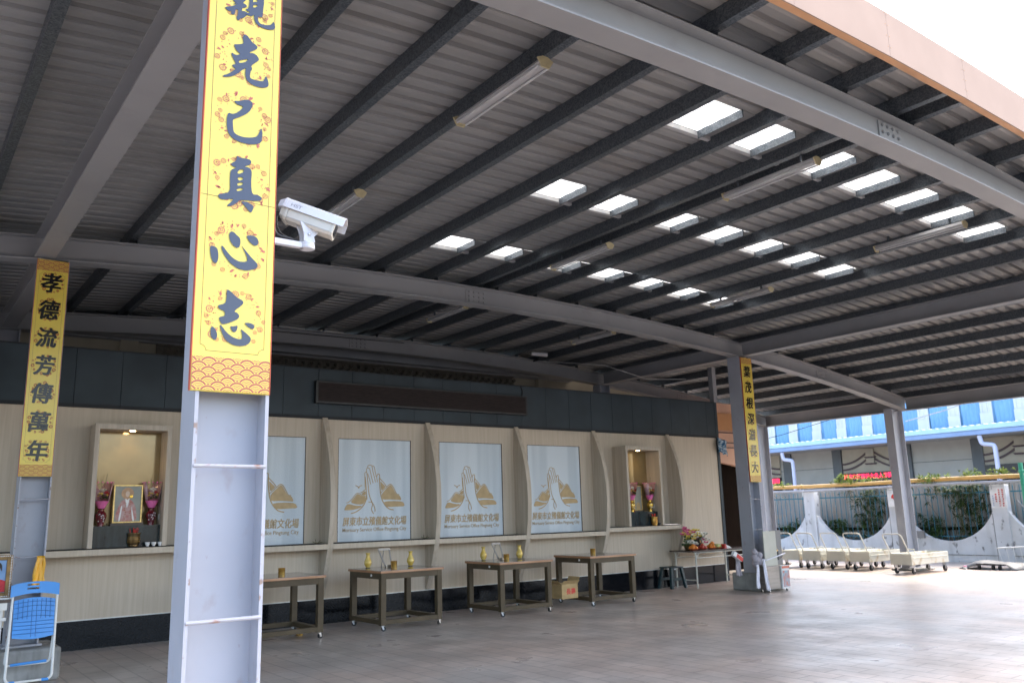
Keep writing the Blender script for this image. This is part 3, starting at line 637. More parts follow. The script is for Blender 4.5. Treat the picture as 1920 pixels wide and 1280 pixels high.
GLYPH = {'qin':[[(1065,3862),(1134,3889),(1135,3858),(1117,3834),(1133,3832),(1138,3823),(1133,3817),(1116,3807),(1115,3786),(1135,3779),(1139,3778),(1126,3761),(1114,3754),(1111,3754),(1107,3745),(1098,3736),(1091,3752),(1097,3765),(1098,3794),(1086,3788),(1085,3770),(1081,3761),(1071,3758),(1067,3763),(1067,3775),(1057,3770),(1044,3775),(1038,3785),(1072,3800),(1097,3824),(1073,3810),(1087,3825),(1074,3827)],[(1149,3895),(1213,3919),(1217,3872),(1214,3840),(1212,3796),(1203,3791),(1192,3793),(1190,3779),(1195,3764),(1207,3758),(1230,3761),(1252,3770),(1261,3782),(1264,3794),(1271,3780),(1274,3764),(1268,3751),(1249,3743),(1224,3740),(1198,3744),(1182,3754),(1174,3770),(1172,3786),(1173,3795),(1153,3774),(1132,3758),(1113,3750),(1123,3760),(1141,3780),(1119,3783),(1114,3792),(1128,3796),(1146,3792),(1152,3800),(1137,3801),(1132,3809),(1144,3814),(1148,3836)],[(1165,3873),(1183,3880),(1185,3864),(1175,3862),(1165,3854)],[(1167,3842),(1185,3851),(1185,3840),(1173,3830),(1165,3830)]],'ke':[[(1124,3664),(1128,3675),(1135,3679),(1145,3678),(1157,3665),(1170,3651),(1186,3645),(1194,3636),(1192,3626),(1172,3609),(1154,3594),(1178,3600),(1193,3593),(1203,3581),(1201,3570),(1186,3554),(1167,3533),(1174,3521),(1166,3504),(1164,3483),(1166,3472),(1183,3469),(1211,3471),(1227,3475),(1232,3488),(1238,3506),(1246,3492),(1253,3469),(1248,3451),(1221,3440),(1183,3439),(1151,3454),(1142,3480),(1143,3506),(1145,3515),(1133,3506),(1112,3480),(1089,3458),(1063,3445),(1042,3440),(1046,3450),(1062,3458),(1082,3477),(1100,3497),(1090,3499),(1082,3508),(1085,3513),(1099,3520),(1092,3533),(1082,3550),(1076,3564),(1079,3571),(1086,3567),(1097,3565),(1109,3569),(1118,3578),(1108,3580),(1096,3591),(1089,3605),(1086,3615),(1104,3620),(1120,3627),(1129,3633),(1127,3648)],[(1111,3541),(1131,3552),(1153,3563),(1148,3551),(1134,3539),(1112,3529)]],'ji':[[(1096,3340),(1121,3345),(1144,3359),(1166,3364),(1180,3356),(1182,3340),(1172,3313),(1154,3291),(1124,3268),(1110,3259),(1095,3249),(1098,3219),(1101,3192),(1117,3181),(1147,3178),(1177,3184),(1207,3196),(1217,3219),(1225,3246),(1232,3223),(1230,3182),(1219,3165),(1185,3152),(1140,3149),(1103,3157),(1078,3178),(1070,3212),(1069,3252),(1074,3277),(1091,3275),(1109,3283),(1127,3302),(1140,3321),(1134,3326),(1111,3326)]],'zhen':[[(1120,3086),(1132,3077),(1173,3081),(1187,3073),(1183,3056),(1152,3040),(1178,3041),(1190,3028),(1188,2972),(1194,2918),(1220,2922),(1240,2912),(1236,2897),(1210,2890),(1169,2885),(1140,2881),(1129,2864),(1105,2845),(1083,2841),(1107,2867),(1114,2882),(1071,2867),(1053,2869),(1045,2885),(1063,2894),(1098,2907),(1094,2974),(1096,3012),(1123,3028),(1101,3030),(1095,3041),(1120,3060)],[(1127,3011),(1138,3023),(1154,3026),(1153,3013),(1135,3001),(1126,3001)],[(1126,2981),(1139,2988),(1153,2986),(1149,2975),(1133,2969)],[(1126,2954),(1140,2963),(1154,2963),(1149,2952),(1130,2943)],[(1125,2927),(1141,2936),(1155,2936),(1149,2927),(1127,2918)],[(1145,2874),(1169,2879),(1200,2869),(1204,2856),(1192,2829),(1174,2848),(1155,2867)]],'xin':[[(1101,2717),(1107,2730),(1120,2731),(1135,2718),(1150,2707),(1152,2685),(1148,2665),(1134,2660),(1115,2674),(1104,2695)],[(1175,2723),(1201,2730),(1223,2724),(1232,2706),(1228,2689),(1214,2683),(1196,2693),(1185,2706)],[(1022,2651),(1041,2652),(1054,2645),(1060,2620),(1060,2594),(1052,2576),(1037,2583),(1027,2607)],[(1069,2661),(1080,2657),(1095,2637),(1118,2615),(1147,2601),(1172,2603),(1187,2609),(1179,2636),(1163,2664),(1155,2676),(1170,2661),(1205,2625),(1228,2606),(1232,2592),(1221,2579),(1185,2565),(1148,2567),(1112,2587),(1089,2614),(1075,2637)]],'zhi':[[(1102,2473),(1120,2463),(1143,2442),(1161,2435),(1176,2426),(1172,2412),(1134,2378),(1152,2373),(1161,2361),(1154,2346),(1122,2328),(1088,2314),(1076,2333),(1074,2347),(1100,2354),(1096,2375),(1074,2380),(1065,2397),(1099,2407),(1102,2438)],[(1041,2297),(1050,2305),(1064,2289),(1071,2268),(1066,2248),(1056,2246),(1043,2261)],[(1077,2315),(1088,2309),(1106,2286),(1132,2267),(1161,2259),(1176,2263),(1174,2286),(1166,2306),(1184,2295),(1210,2275),(1214,2261),(1204,2242),(1176,2230),(1140,2231),(1108,2247),(1089,2277)],[(1121,2313),(1137,2313),(1155,2320),(1152,2298),(1142,2286),(1131,2292)],[(1179,2334),(1208,2336),(1223,2330),(1228,2320),(1220,2309),(1202,2315)]]}
ch = []
for k, cz in (('qin',3.86),('ke',3.57),('ji',3.26),('zhen',2.965),('xin',2.655),('zhi',2.352)):
    loops = [chaikin([(p[0]/1000, p[1]/1000) for p in L]) for L in GLYPH[k]]
    ch.append((1.14, cz, .130, flat(loops, .0012)))
banner(.972, 1.302, 2.03, 4.36, 3.465, ch, 'large yellow banner with bold black, sky-tinted brush characters on the near column', True, True)
def col_chars(s, x, z0, z1, size, fit):
    n = len(s); out = []
    for i, c in enumerate(s):
        z = z1+(z0-z1)*i/(n-1); out.append((x, z, size, heavy(text(c, .2, .0012, .008, .12, fit), .0055, .003)))
    return out
banner(1.150, 1.458, 2.03, 4.40, 10.135, col_chars('孝德流芳傳萬年', 1.303, 2.30, 4.14, .122, (.20,.215)), 'yellow banner with black characters on the left column beside the altar wall', False)
banner(13.235, 13.555, 1.98, 4.385, 10.135, col_chars('葉茂根深滋長大', 13.395, 2.26, 4.11, .122, (.20,.215)), 'yellow banner with black characters on the right column near the trolleys', False)

nb = [o for o in COL.objects if o.name == 'hanging_banner'][0]
b = MB(); b.box(.976,1.30,3.4638,3.4648,2.878,2.8795); b.build('board_joint', 'thinred', nb)
# ---------------------------------------------------------------- security camera on the near column
cc = thing('security_camera', 'white box security camera on a bracket arm beside the large yellow banner', 'security camera', (1.5,3.6,2.79))
def cam_frame(root_p, d, upv=Vector((0,0,1))):
    d = Vector(d).normalized(); s = d.cross(upv).normalized(); u_ = s.cross(d).normalized(); o = Vector(root_p)
    return lambda a, l, h: tuple(o+(d*a+s*l+u_*h)*.86)
fr = cam_frame((1.528,3.6,2.900), (0.82,-0.46,-0.335))
def loft(b, sec0, a0, sec1, a1, F_):
    n_ = len(sec0); v = [F_(a0,*p) for p in sec0]+[F_(a1,*p) for p in sec1]
    b.add(v, [tuple(range(n_))[::-1], tuple(range(n_,2*n_))]+[(i,(i+1)%n_,n_+(i+1)%n_,n_+i) for i in range(n_)])
body = [(-.042,-.05),(.042,-.05),(.055,-.036),(.055,.03),(.042,.042),(-.042,.042),(-.055,.03),(-.055,-.036)]
sc_ = lambda P, k: [(p[0]*k, p[1]*k) for p in P]
b = MB(); loft(b, body, -.12, body, .13, fr); b.build('housing', 'cctv', cc, bevel=.002)
b = MB(); loft(b, sc_(body,1.07), -.135, sc_(body,1.07), -.121, fr); loft(b, sc_(body,1.06), .131, sc_(body,1.06), .147, fr); loft(b, sc_(body,.72), -.165, sc_(body,1.0), -.136, fr); each(b, 'end_ring', 'cctv', cc, bevel=.002)
b = MB(); loft(b, sc_(body,.78), .1475, sc_(body,.78), .149, fr); gl = b.build('lens_window', 'glass_dark', cc)
b = MB(); b.add([fr(.149+.001*(i%2), .025*math.cos(2*PI*i/16), .025*math.sin(2*PI*i/16)) for i in range(16)], [tuple(range(16))]); b.build('lens', 'black', gl)
b = MB()
for z in (.022,-.036):
    for s in (-1,1): b.add([fr(-.118,s*.0554,z),fr(.128,s*.0554,z),fr(.128,s*.0554,z+.0025),fr(-.118,s*.0554,z+.0025)], [(0,1,2,3)])
b.build('groove', 'grey_text', cc)
hood_o = [(-.068,.012),(-.060,.060),(-.03,.076),(.03,.076),(.060,.060),(.068,.012)]; hood_i = [(.065,.012),(.057,.058),(.029,.073),(-.029,.073),(-.057,.058),(-.065,.012)]
b = MB(); loft(b, hood_o+hood_i, -.14, hood_o+hood_i, .19, fr); loft(b, sc_(hood_o,1.02), -.155, sc_(hood_o,1.02), -.141, fr)
loft(b, [(p[0]*.7,p[1]*.78) for p in hood_o], -.185, sc_(hood_o,1.0), -.156, fr); hd = b.build('sun_hood', 'cctv_hood', cc)
v, f = text('HST', .03, .0006, .01, 0, (.062,.02))
b = MB()
def hs(p):   # lettering lies on the near sloping face of the hood (side -Y = negative lateral)
    t = .5+p[1]/.05
    return fr(-.085+p[0], .0683-.008*t, .012+.048*t)
b.add([hs(p) for p in v], f); b.build('marking', 'grey_text', hd)
b = MB(); b.box(1.30,1.50,3.585,3.615,2.757,2.785); b.build('bracket_arm', 'cctv_hood', cc, bevel=.003)
b = MB(); b.lathe([(.034,2.757),(.036,2.763),(.036,2.783),(.033,2.79)], (1.515,3.6,0), 20); b.build('swivel_disc', 'cctv_hood', cc)
b = MB(); b.prism([(1.487,2.79),(1.543,2.79),(1.537,2.815),(1.566,2.847),(1.467,2.882),(1.487,2.826)], 'y', 3.572, 3.580); b.prism([(1.487,2.79),(1.543,2.79),(1.537,2.815),(1.566,2.847),(1.467,2.882),(1.487,2.826)], 'y', 3.620, 3.628); each(b, 'yoke', 'cctv_hood', cc)
b = MB(); b.lathe([(.008,0),(.008,-.004),(.004,-.006)], (1.512,3.572,2.824), 8, 'y'); b.build('screw', 'chrome', cc)
b = MB(); b.tube(bend([fr(-.16,-.02,-.03),fr(-.2,-.02,-.05),(1.345,3.6,2.86),(1.36,3.6,2.80),(1.44,3.59,2.79)], .05), .007, 8); b.tube(bend([fr(-.16,.0,-.03),(1.36,3.605,2.90),(1.37,3.6,2.81),(1.47,3.6,2.79)], .05), .004, 6)
b.lathe([(.016,-.02),(.018,0),(.016,.02)], fr(-.178,-.015,-.03), 10); b.build('cable', 'black', cc)
# small camera on the rear rafter
c2 = thing('security_camera', 'small pale security camera high on the rear rafter', 'security camera', (11.35,14.1,4.86))
f2 = cam_frame((11.3,14.0,4.92), (.85,-.3,-.05))
b = MB(); loft(b, sc_(body,1.0), -.2, sc_(body,1.0), .22, f2); b.build('housing', 'cctv_hood', c2)
b = MB(); b.tube([(11.3,14.19,4.80),(11.3,14.0,4.80),(11.3,14.0,4.87)], .02, 8); b.build('bracket_arm', 'black', c2)

# ---------------------------------------------------------------- altar wall (memorial hall front)
YW = 12.03; ZP = .36; ZT = 3.02
hall = thing('memorial_hall', 'long wood panelled altar wall with dark slate band above and black plinth', 'building', (7.5,YW,0))
def wall_box(x0, x1, z0, z1, name='wood_panel', mat='wood', y0=YW, y1=YW+.04):
    b = MB(); b.box(x0,x1,y0,y1,z0,z1); return b.build(name, mat, hall)
FINS = [-2.2,-.35,1.5,3.5,5.36,7.20,9.05,10.92,12.99]
FT = .085
WIN = [(3.83,5.12),(5.65,6.94),(7.48,8.79),(9.36,10.62)]
zw0, zw1 = 1.10, 2.735
# wood panels bay by bay
wall_box(-6.0,-2.2+.0,ZP,ZT); wall_box(-2.2+FT,-.35,ZP,ZT); wall_box(-.35+FT,1.5,ZP,ZT); wall_box(1.5+FT,3.5,ZP,ZT)
wb = [(3.5+FT,5.36),(5.36+FT,7.2),(7.2+FT,9.05),(9.05+FT,10.92)]
for (x0, x1), (a, c) in zip(wb, WIN):
    b = MB()
    b.box(x0,a,YW,YW+.04,ZP,ZT); b.box(c,x1,YW,YW+.04,ZP,ZT); b.box(a,c,YW,YW+.04,zw1,ZT); b.box(a,c,YW,YW+.04,ZP,zw0)
    b.build('wood_panel', 'wood', hall)
wall_box(10.92+FT,12.99,ZP,ZT); wall_box(12.99+FT,14.62,ZP,ZT)
# curved fins
zs = [ZP+.01,.6,.85,1.1,1.4,1.7,2.0,2.3,2.55,2.8,2.95,ZT+.02]; ds = [.03,.13,.23,.31,.36,.38,.372,.33,.26,.16,.085,.045]
for x in FINS:
    P = [(YW+.039,zs[0])]+[(YW-d, z) for z, d in zip(zs, ds)]+[(YW+.039,zs[-1])]
    b = MB(); b.prism(P, 'x', x, x+FT); b.build('fin', 'wood_dark', hall, bevel=.003)
# shelf counters
zc = {0:1.215,1:1.215,2:1.215,3:1.15,4:1.15,5:1.15,6:1.15,7:1.205}
for i in range(8):
    x0, x1 = FINS[i]+FT+.001, FINS[i+1]-.001; z = zc[i]
    b = MB(); b.box(x0,x1,YW-.31,YW-.001,z-.075,z); c = b.build('counter', 'wood', hall)
    b = MB(); b.box(x0,x1,YW-.315,YW-.001,z,z+.012); b.build('counter_top', 'counter', c)
# plinth, trim, slate band
b = MB(); b.box(-6,14.62,YW-.012,YW+.03,0,ZP-.012); b.build('plinth', 'granite', hall)
b = MB(); b.box(-6,14.62,YW-.014,YW+.03,ZP-.012,ZP-.0005); b.build('plinth_trim', 'trim', hall)
b = MB(); b.box(-6,14.62,YW-.03,YW+.05,ZT+.0005,ZT+.045); b.build('band_trim', 'slate_gap', hall)
b = MB(); x = -6.0
while x < 14.6:
    x1 = min(x+.565, 14.62); b.box(x+.003,x1-.003,YW-.014,YW+.02,ZT+.046,3.79); x += .565
bd = b.build('slate_band', 'slate', hall)
b = MB(); b.box(-6,14.62,YW+.021,YW+.06,ZT+.046,3.80); b.box(-6,14.62,YW-.02,YW+.021,3.7905,3.81); b.build('band_backing', 'slate_gap', bd)
b = MB(); b.box(14.62,14.70,YW-.02,YW+.62,0,3.81); b.build('end_return', 'slate', hall)
b = MB(); b.box(-6,14.6,YW+.42,YW+.45,0,3.7); b.box(-6,14.62,YW+.061,YW+.6,3.70,3.74); b.build('back_lining', 'slate_gap', hall)
b = MB(); b.box(14.63,14.75,YW-.02,YW+.10,3.811,zt(14.7)+.02); b.build('end_post', 'paint_dark', hall)
# windows
WX = 5.65
emb_lines = [([(445,480),(438,330),(436,240),(445,222),(460,225),(468,240)],5),([(465,240),(462,180),(470,160),(490,158)],5),([(480,150),(482,125),(500,112),(522,115)],5),([(470,240),(490,262),(497,300),(512,330),(528,420)],5),([(470,245),(480,330),(492,450),(505,590),(540,680),(585,760),(602,810),(600,855)],6),([(445,300),(455,420),(465,560),(475,660)],6),([(490,160),(512,165),(522,210),(545,310),(568,400)],5),([(515,115),(535,108),(550,130),(558,190),(585,300),(608,390)],5),([(552,125),(570,120),(585,140),(600,220),(622,310),(640,385)],5),([(625,300),(632,265),(650,252),(670,258),(672,300),(668,340)],6),([(668,320),(672,400),(682,520),(695,610),(725,700),(775,775),(830,820),(900,832)],8),([(470,600),(462,660),(430,740),(370,810),(300,858),(230,875)],8),([(495,702),(545,700),(565,735),(548,790),(545,830),(580,890)],6),([(565,735),(555,770)],5),([(372,550),(400,545),(455,490)],6),([(160,712),(210,690),(270,610),(310,558),(350,560),(370,575),(400,600),(465,605)],5),([(672,320),(730,385),(760,420),(785,465)],6),([(690,555),(780,470)],6),([(785,465),(820,425),(850,415),(880,440),(920,520),(950,585),(990,585)],6),
 ([(292,438),(320,448),(342,470),(365,445),(398,438)],6)]
emb_fill = [[(684,365),(720,410),(745,432),(770,462),(700,530),(690,440)],[(705,572),(790,478),(830,435),(855,430),(880,470),(910,530),(945,590),(995,595),(1030,680),(950,672),(850,665),(722,668),(710,620)],[(738,705),(800,692),(920,690),(1050,700),(1088,778),(960,780),(800,790),(765,750)],[(380,578),(450,515),(455,590),(420,595)],[(222,700),(280,620),(320,568),(355,580),(390,605),(455,612),(450,670),(415,735),(330,738),(260,722)],[(160,735),(200,728),(260,745),(330,758),(395,755),(370,790),(280,818),(180,825),(122,825)],[(328,452),(342,465),(355,452),(352,485),(335,485)]]
def E_(p, x0): return (x0+(p[0]-20)/1160*1.29, 1.804+(650-p[1])*.000974)
TXT1 = heavy(text('屏東市立殯儀館文化場', .13, .003, .006, .12, (1.115,.135)), .002, .0015); TXT2 = text('Mortuary Service Office Pingtung City', .08, .003, .004, 0, (1.115,.075))
def stroke_mesh(b, pts, wd, y):
    P = [Vector((p[0],0,p[1])) for p in pts]; Lr = []
    for i, p in enumerate(P):
        d = (P[min(i+1,len(P)-1)]-P[max(i-1,0)]).normalized(); nn = Vector((-d.z,0,d.x))*wd/2; Lr.append((p-nn, p+nn))
    v = [(q.x,y,q.z) for pr in Lr for q in pr]+[(q.x,y+.003,q.z) for pr in Lr for q in pr]; n = len(P)*2; f = []
    for i in range(len(P)-1):
        k = 2*i; f += [(k,k+1,k+3,k+2),(n+k,n+k+2,n+k+3,n+k+1),(k,k+2,n+k+2,n+k),(k+1,n+k+1,n+k+3,k+3)]
    b.add(v, f)
def smooth_path(pts, it=2):
    for _ in range(it):
        o = [pts[0]]
        for i in range(len(pts)-1):
            a, c = pts[i], pts[i+1]; o += [(a[0]*.75+c[0]*.25,a[1]*.75+c[1]*.25),(a[0]*.25+c[0]*.75,a[1]*.25+c[1]*.75)]
        pts = o+[pts[-1]]
    return pts
for wi, (a, c) in enumerate(WIN):
    b = MB(); b.box(a+.001,c-.001,YW+.012,YW+.02,1.163,zw1-.001); wn = b.build('window', 'frost', hall)
    b = MB()
    b.box(a,a+.008,YW-.001,YW+.011,1.163,zw1-.008); b.box(c-.008,c,YW-.001,YW+.011,1.163,zw1-.008); b.box(a,c,YW-.001,YW+.011,zw1-.008,zw1)
    b.build('frame', 'dkframe', wn)
    e = MB(); s = (c-a)/1.29
    for Lp in emb_fill: e.add(*on_front(flat([chaikin([E_(p,a) for p in Lp],1)], .003), 0, YW+.0105, 0, .003))
    for Lp, wd in emb_lines: stroke_mesh(e, smooth_path([E_(p,a) for p in Lp]), wd*.0021, YW+.0085)
    e.build('emblem', 'gold_print', wn)
    xc = (a+c)/2+.005
    b = MB(); b.add(*on_front(TXT1, xc, YW+.0105, 1.463, .003)); b.add(*on_front(TXT2, xc, YW+.0105, 1.327, .003)); b.build('lettering', 'gold_text', wn)
# altar niches
def niche(x0, x1, z0, z1, yf, name_lab):
    t = .055; b = MB()
    b.box(x0,x0+t,yf,YW-.0005,z0,z1); b.box(x1-t,x1,yf,YW-.0005,z0,z1); b.box(x0+t,x1-t,yf,YW-.0005,z1-t*1.3,z1)
    n_ = b.build('niche', 'wood_dark', hall, bevel=.002)
    b = MB(); b.box(x0+t+.001,x1-t-.001,YW-.02,YW-.001,z0+.28,z1-t*1.3-.001); b.build('back_panel', 'niche_gold', n_)
    b = MB(); b.box(x0+t+.001,x1-t-.001,yf+.13,YW-.021,z0+.001,z0+.27); b.build('stone_step', 'stone_dk', n_)
    b = MB(); xc = (x0+x1)/2+.0; b.lathe([(.035,z1-t*1.3-.006),(.03,z1-t*1.3-.001)], (xc,(yf+YW)/2-.04,0), 14); b.build('downlight', 'lamp', n_)
    b = MB(); b.box(x1-t-.008,x1-t-.0005,yf+.2,yf+.27,z0+.33,z0+.41); b.build('socket', 'whiteglz', n_)
    ld = bpy.data.lights.new('downlight_lamp','SPOT'); ld.energy = 0.55; ld.color = (1,.68,.32); ld.spot_size = R(120); ld.spot_blend = .6; ld.shadow_soft_size = .03
    lo_ = bpy.data.objects.new('downlight_lamp', ld); COL.objects.link(lo_); lo_.location = Vector((xc,(yf+YW)/2-.04,z1-t*1.3-.02))-world_loc(n_); lo_.parent = n_
niche(2.14,3.08,1.2275,2.79,11.70,'')
niche(11.46,12.43,1.2175,2.74,11.64,'')

# LED sign box on the band
ls = thing('led_sign', 'long unlit brown LED message board on the dark slate band', 'sign', (7.27,YW-.03,3.26))
b = MB(); b.box(5.22,9.32,YW-.10,YW-.0145,3.255,3.60); b.build('cabinet', 'ledframe', ls, bevel=.004)
b = MB(); b.box(5.26,9.28,YW-.104,YW-.1005,3.285,3.575); b.build('display_face', 'led_off', ls)
b = MB(); b.tube([(9.25,YW-.03,3.605),(9.28,YW-.03,3.70),(9.22,YW-.03,3.80)], .008, 6); b.build('cable', 'wire', ls)

# ---------------------------------------------------------------- rear building behind the band
rear = thing('rear_building', 'cream walled building closing the back of the canopy above the slate band', 'building', (4,15.3,0))
b = MB()
X = xs(-6,16.4,22)
for i in range(22):
    x0, x1 = X[i], X[i+1]; b.hexa([(x0,15.25,0),(x1,15.25,0),(x1,15.45,0),(x0,15.45,0),(x0,15.25,zt(x0)+.2),(x1,15.25,zt(x1)+.2),(x1,15.45,zt(x1)+.2),(x0,15.45,zt(x0)+.2)])
b.build('wall', 'rearwall', rear)
for x in (3.2,12.3,-2.0):
    b = MB(); b.box(x-.14,x+.14,15.12,15.249,0,zt(x)+.1); b.build('pilaster', 'rearwall', rear)
b = MB(); b.box(-6,13.2,14.9,15.1,4.62,4.90); b.box(-6,13.2,15.1,15.249,4.6,5.05); b.build('lintel', 'paint_dark', rear)
b = MB(); x = 3.72; z = 4.43
while x < 11.4:
    for r_ in (0,1):
        cx, cz = x+.11*r_*.5+.055, z+(.085 if r_ else 0)
        b.hexa([(cx-.05,15.15,cz),(cx,15.15,cz-.045),(cx+.05,15.15,cz),(cx,15.15,cz+.045),(cx-.05,15.2,cz),(cx,15.2,cz-.045),(cx+.05,15.2,cz),(cx,15.2,cz+.045)])
        b.ball((cx,15.15,cz),.028,6,4)
    x += .17
b.box(3.66,11.45,15.2,15.24,4.33,4.60); b.box(3.66,11.45,15.13,15.2,4.33,4.36); b.box(3.66,11.45,15.13,15.2,4.57,4.6); b.build('lattice_frieze', 'lattice', rear)
for (pts, mt_, lb) in (([(2.6,14.9,5.0),(4.5,14.6,4.85),(7.0,14.7,4.82),(11.0,14.8,4.95)],'wire','thin dark cable sagging just above the lattice frieze'), ([(11.3,14.15,4.8),(12.3,13.0,4.6),(13.2,12.6,4.3),(14.2,12.4,4.35)],'whitewire','pale cable drooping from the small camera to the end of the slate band'), ([(3.0,14.1,4.95),(5.0,14.1,4.80),(8.0,14.12,4.86)],'wire','short dark cable hanging in front of the rear rafter')):
    b = MB(); b.tube(pts, .009, 5); tag(b.build('cable', mt_), lb, 'cable')

# peach gate house right of the altar wall
gh = thing('gate_house', 'peach rendered gate wall with shallow arch and dark gate beside the altar wall', 'building', (17,14,0))
b = MB(); b.box(14.9,16.9,13.5,13.6,2.66,2.9)
A = [(14.8+.1*0,2.95)]
P = [(14.8,4.1),(14.8,2.82)]+[(14.8+3.05*i/12, 2.82-.02*i-.010*(i/12)**2*12) for i in range(1,13)]+[(17.85,4.1)]
b = MB(); b.prism(P, 'y', 13.6, 13.75); b.build('wall', 'peachwall', gh)
b = MB(); b.box(14.8,17.85,13.57,13.599,3.42,3.85); b.build('upper_band', 'orangewall', gh)
b = MB()
for z in (3.35,3.10,2.98): b.box(14.8,17.85,13.565,13.599,z,z+.02)
each(b, 'moulding', 'maroon', gh)
b = MB(); b.box(14.8,17.85,13.9,13.95,0,3.0); b.build('gate', 'gate', gh)
b = MB()
for k in range(9): b.box(14.72,14.86,12.62,12.66,.62+.125*k,.645+.125*k)
each(b, 'gate_bar', 'trim', gh)
b = MB(); x0 = 14.62; rnd = random.Random(5)
v = []; f = []
for i in range(7):
    for j in range(8):
        v.append((14.56+.045*i+.03*math.sin(j*1.1), 11.93+.03*math.sin(i*2.1+j)+.0, 3.02-.045*j-.012*i+.02*math.sin(i*1.7)))
for i in range(6):
    for j in range(7): f.append((i*8+j,(i+1)*8+j,(i+1)*8+j+1,i*8+j+1))
b.add(v, f); tag(b.build('checked_cloth', 'bluecheck', solid=.012, smooth=True), 'blue and white checked cloth stuffed at the top corner of the altar wall', 'cloth')

# ---------------------------------------------------------------- bronze framed rolling tables
def caster(b_parent, x, y, r=.032, h=.075, yaw=0.0):
    b = MB(); b.box(x-.022,x+.022,y-.022,y+.022,h-.004,h); dx, dy = .018*math.cos(yaw), .018*math.sin(yaw); nx, ny = -math.sin(yaw)*.017, math.cos(yaw)*.017
    for s in (-1,1):
        b.hexa([(x-dx*.9+nx*s,y-dy*.9+ny*s,h-.004),(x+dx*.9+nx*s,y+dy*.9+ny*s,h-.004),(x+dx*.9+nx*s*1.15,y+dy*.9+ny*s*1.15,h-.004),(x-dx*.9+nx*s*1.15,y-dy*.9+ny*s*1.15,h-.004),
                (x+dx*.4+nx*s,y+dy*.4+ny*s,r-.01),(x+dx*1.4+nx*s,y+dy*1.4+ny*s,r-.01),(x+dx*1.4+nx*s*1.15,y+dy*1.4+ny*s*1.15,r-.01),(x+dx*.4+nx*s*1.15,y+dy*.4+ny*s*1.15,r-.01)])
    c = b.build('caster', 'chrome', b_parent)
    b = MB(); c0 = Vector((x+dx*.9,y+dy*.9,r)); a = Vector((-math.sin(yaw),math.cos(yaw),0)); wv = Vector((math.cos(yaw),math.sin(yaw),0)); n = 14; v = []; f = []
    for s in (-.013,.013):
        for k in range(n): v.append(c0+a*s+wv*r*math.cos(2*PI*k/n)+Vector((0,0,1))*r*math.sin(2*PI*k/n))
    f = [tuple(range(n))[::-1], tuple(range(n,2*n))]+[(k,(k+1)%n,n+(k+1)%n,n+k) for k in range(n)]
    b.add(v, f); b.build('wheel', 'rubber', c)
def table(label):
    t = thing('rolling_table', label, 'table', (0,0,0), 'bronze framed rolling tables along the altar wall')
    w_, d_, H = .51, .49, .795
    b = MB(); b.box(-w_,w_,-d_,d_,H-.035,H-.006); tp = b.build('tabletop', 'ply', t, bevel=.002)
    b = MB(); b.box(-w_+.004,w_-.004,-d_+.004,d_-.004,H-.0055,H); b.build('top_laminate', 'tabletop', tp)
    fw, fd, L = .490, .470, .078
    for sx in (-1,1):
        for sy in (-1,1):
            b = MB(); b.box(min(sx*fw,sx*(fw-L)),max(sx*fw,sx*(fw-L)),min(sy*fd,sy*(fd-L)),max(sy*fd,sy*(fd-L)),.076,H-.036); b.build('leg', 'bronze', t, bevel=.003)
            caster(t, sx*(fw-L/2), sy*(fd-L/2), yaw=random.uniform(-.9,.9))
    for z0, z1, nm in ((H-.115,H-.037,'apron'),(.085,.145,'stretcher')):
        b = MB(); i = .002
        b.box(-fw+L,fw-L,-fd+i,-fd+L-i,z0,z1); b.box(-fw+L,fw-L,fd-L+i,fd-i,z0,z1); each(b, nm, 'bronze', t, bevel=.002)
        b = MB(); b.box(-fw+i,-fw+L-i,-fd+L,fd-L,z0,z1); b.box(fw-L+i,fw-i,-fd+L,fd-L,z0,z1); each(b, nm, 'bronze', t, bevel=.002)
    b = MB(); b.box(-fw-.0015,-fw+.002,-.20,-.16,H-.085,H-.055); b.build('sticker', 'paper', t)
    return t
tb = table('x')
TBL = [(4.31,11.06,0.0,'bronze framed rolling table partly hidden behind the near column'),(6.10,11.02,.012,'bronze framed rolling table in front of the second window, two mustard vases on it'),(8.13,11.02,-.02,'bronze framed rolling table in front of the third window, with the metal easel and cup'),(9.97,11.02,-.035,'bronze framed rolling table with the cardboard box on its lower rail')]
for i, (x, y, a, lb) in enumerate(TBL):
    o = tb if i == 0 else copy_tree(tb)
    o.location = (x,y,0); o.rotation_euler = (0,0,a); o['label'] = lb
TZ = .7955
def vase(label, mat='vase_gold'):
    t = thing('flower_vase', label, 'vase', (0,0,0), 'mustard glazed vases on the rolling tables')
    b = MB(); b.lathe([(.030,.008),(.034,.02),(.050,.05),(.055,.075),(.048,.105),(.032,.14),(.024,.17),(.026,.195),(.037,.212),(.033,.212),(.022,.19)], n=20); b.build('body', mat, t, smooth=True)
    b = MB(); b.lathe([(.037,0),(.037,.006),(.031,.008)], n=20); b.build('foot', 'dkframe', t, smooth=True)
    return t
vs = vase('x')
for i, (x, y, lb, a) in enumerate([(5.83,11.36,'plain mustard vase left of the easel on the second table',0),(6.45,11.20,'speckled mustard vase right of the easel on the second table',1),(7.87,11.34,'plain mustard vase at the left of the third table',2),(8.46,11.16,'speckled mustard vase at the right of the third table',3)]):
    o = vs if i == 0 else copy_tree(vs)
    o.location = (x,y,TZ); o.rotation_euler = (0,0,a*1.3); o['label'] = lb
def cup(label):
    t = thing('candle_cup', label, 'candle holder', (0,0,0), 'amber gold candle cups')
    b = MB(); b.lathe([(.044,.0),(.046,.006),(.046,.082),(.048,.085),(.044,.085),(.042,.012)], n=22); b.build('glass', 'gold_dark', t, smooth=True)
    b = MB(); b.lathe([(.040,.012),(.040,.05),(.01,.052)], n=16); b.build('candle', 'petal_r', t)
    return t
cp = cup('x')
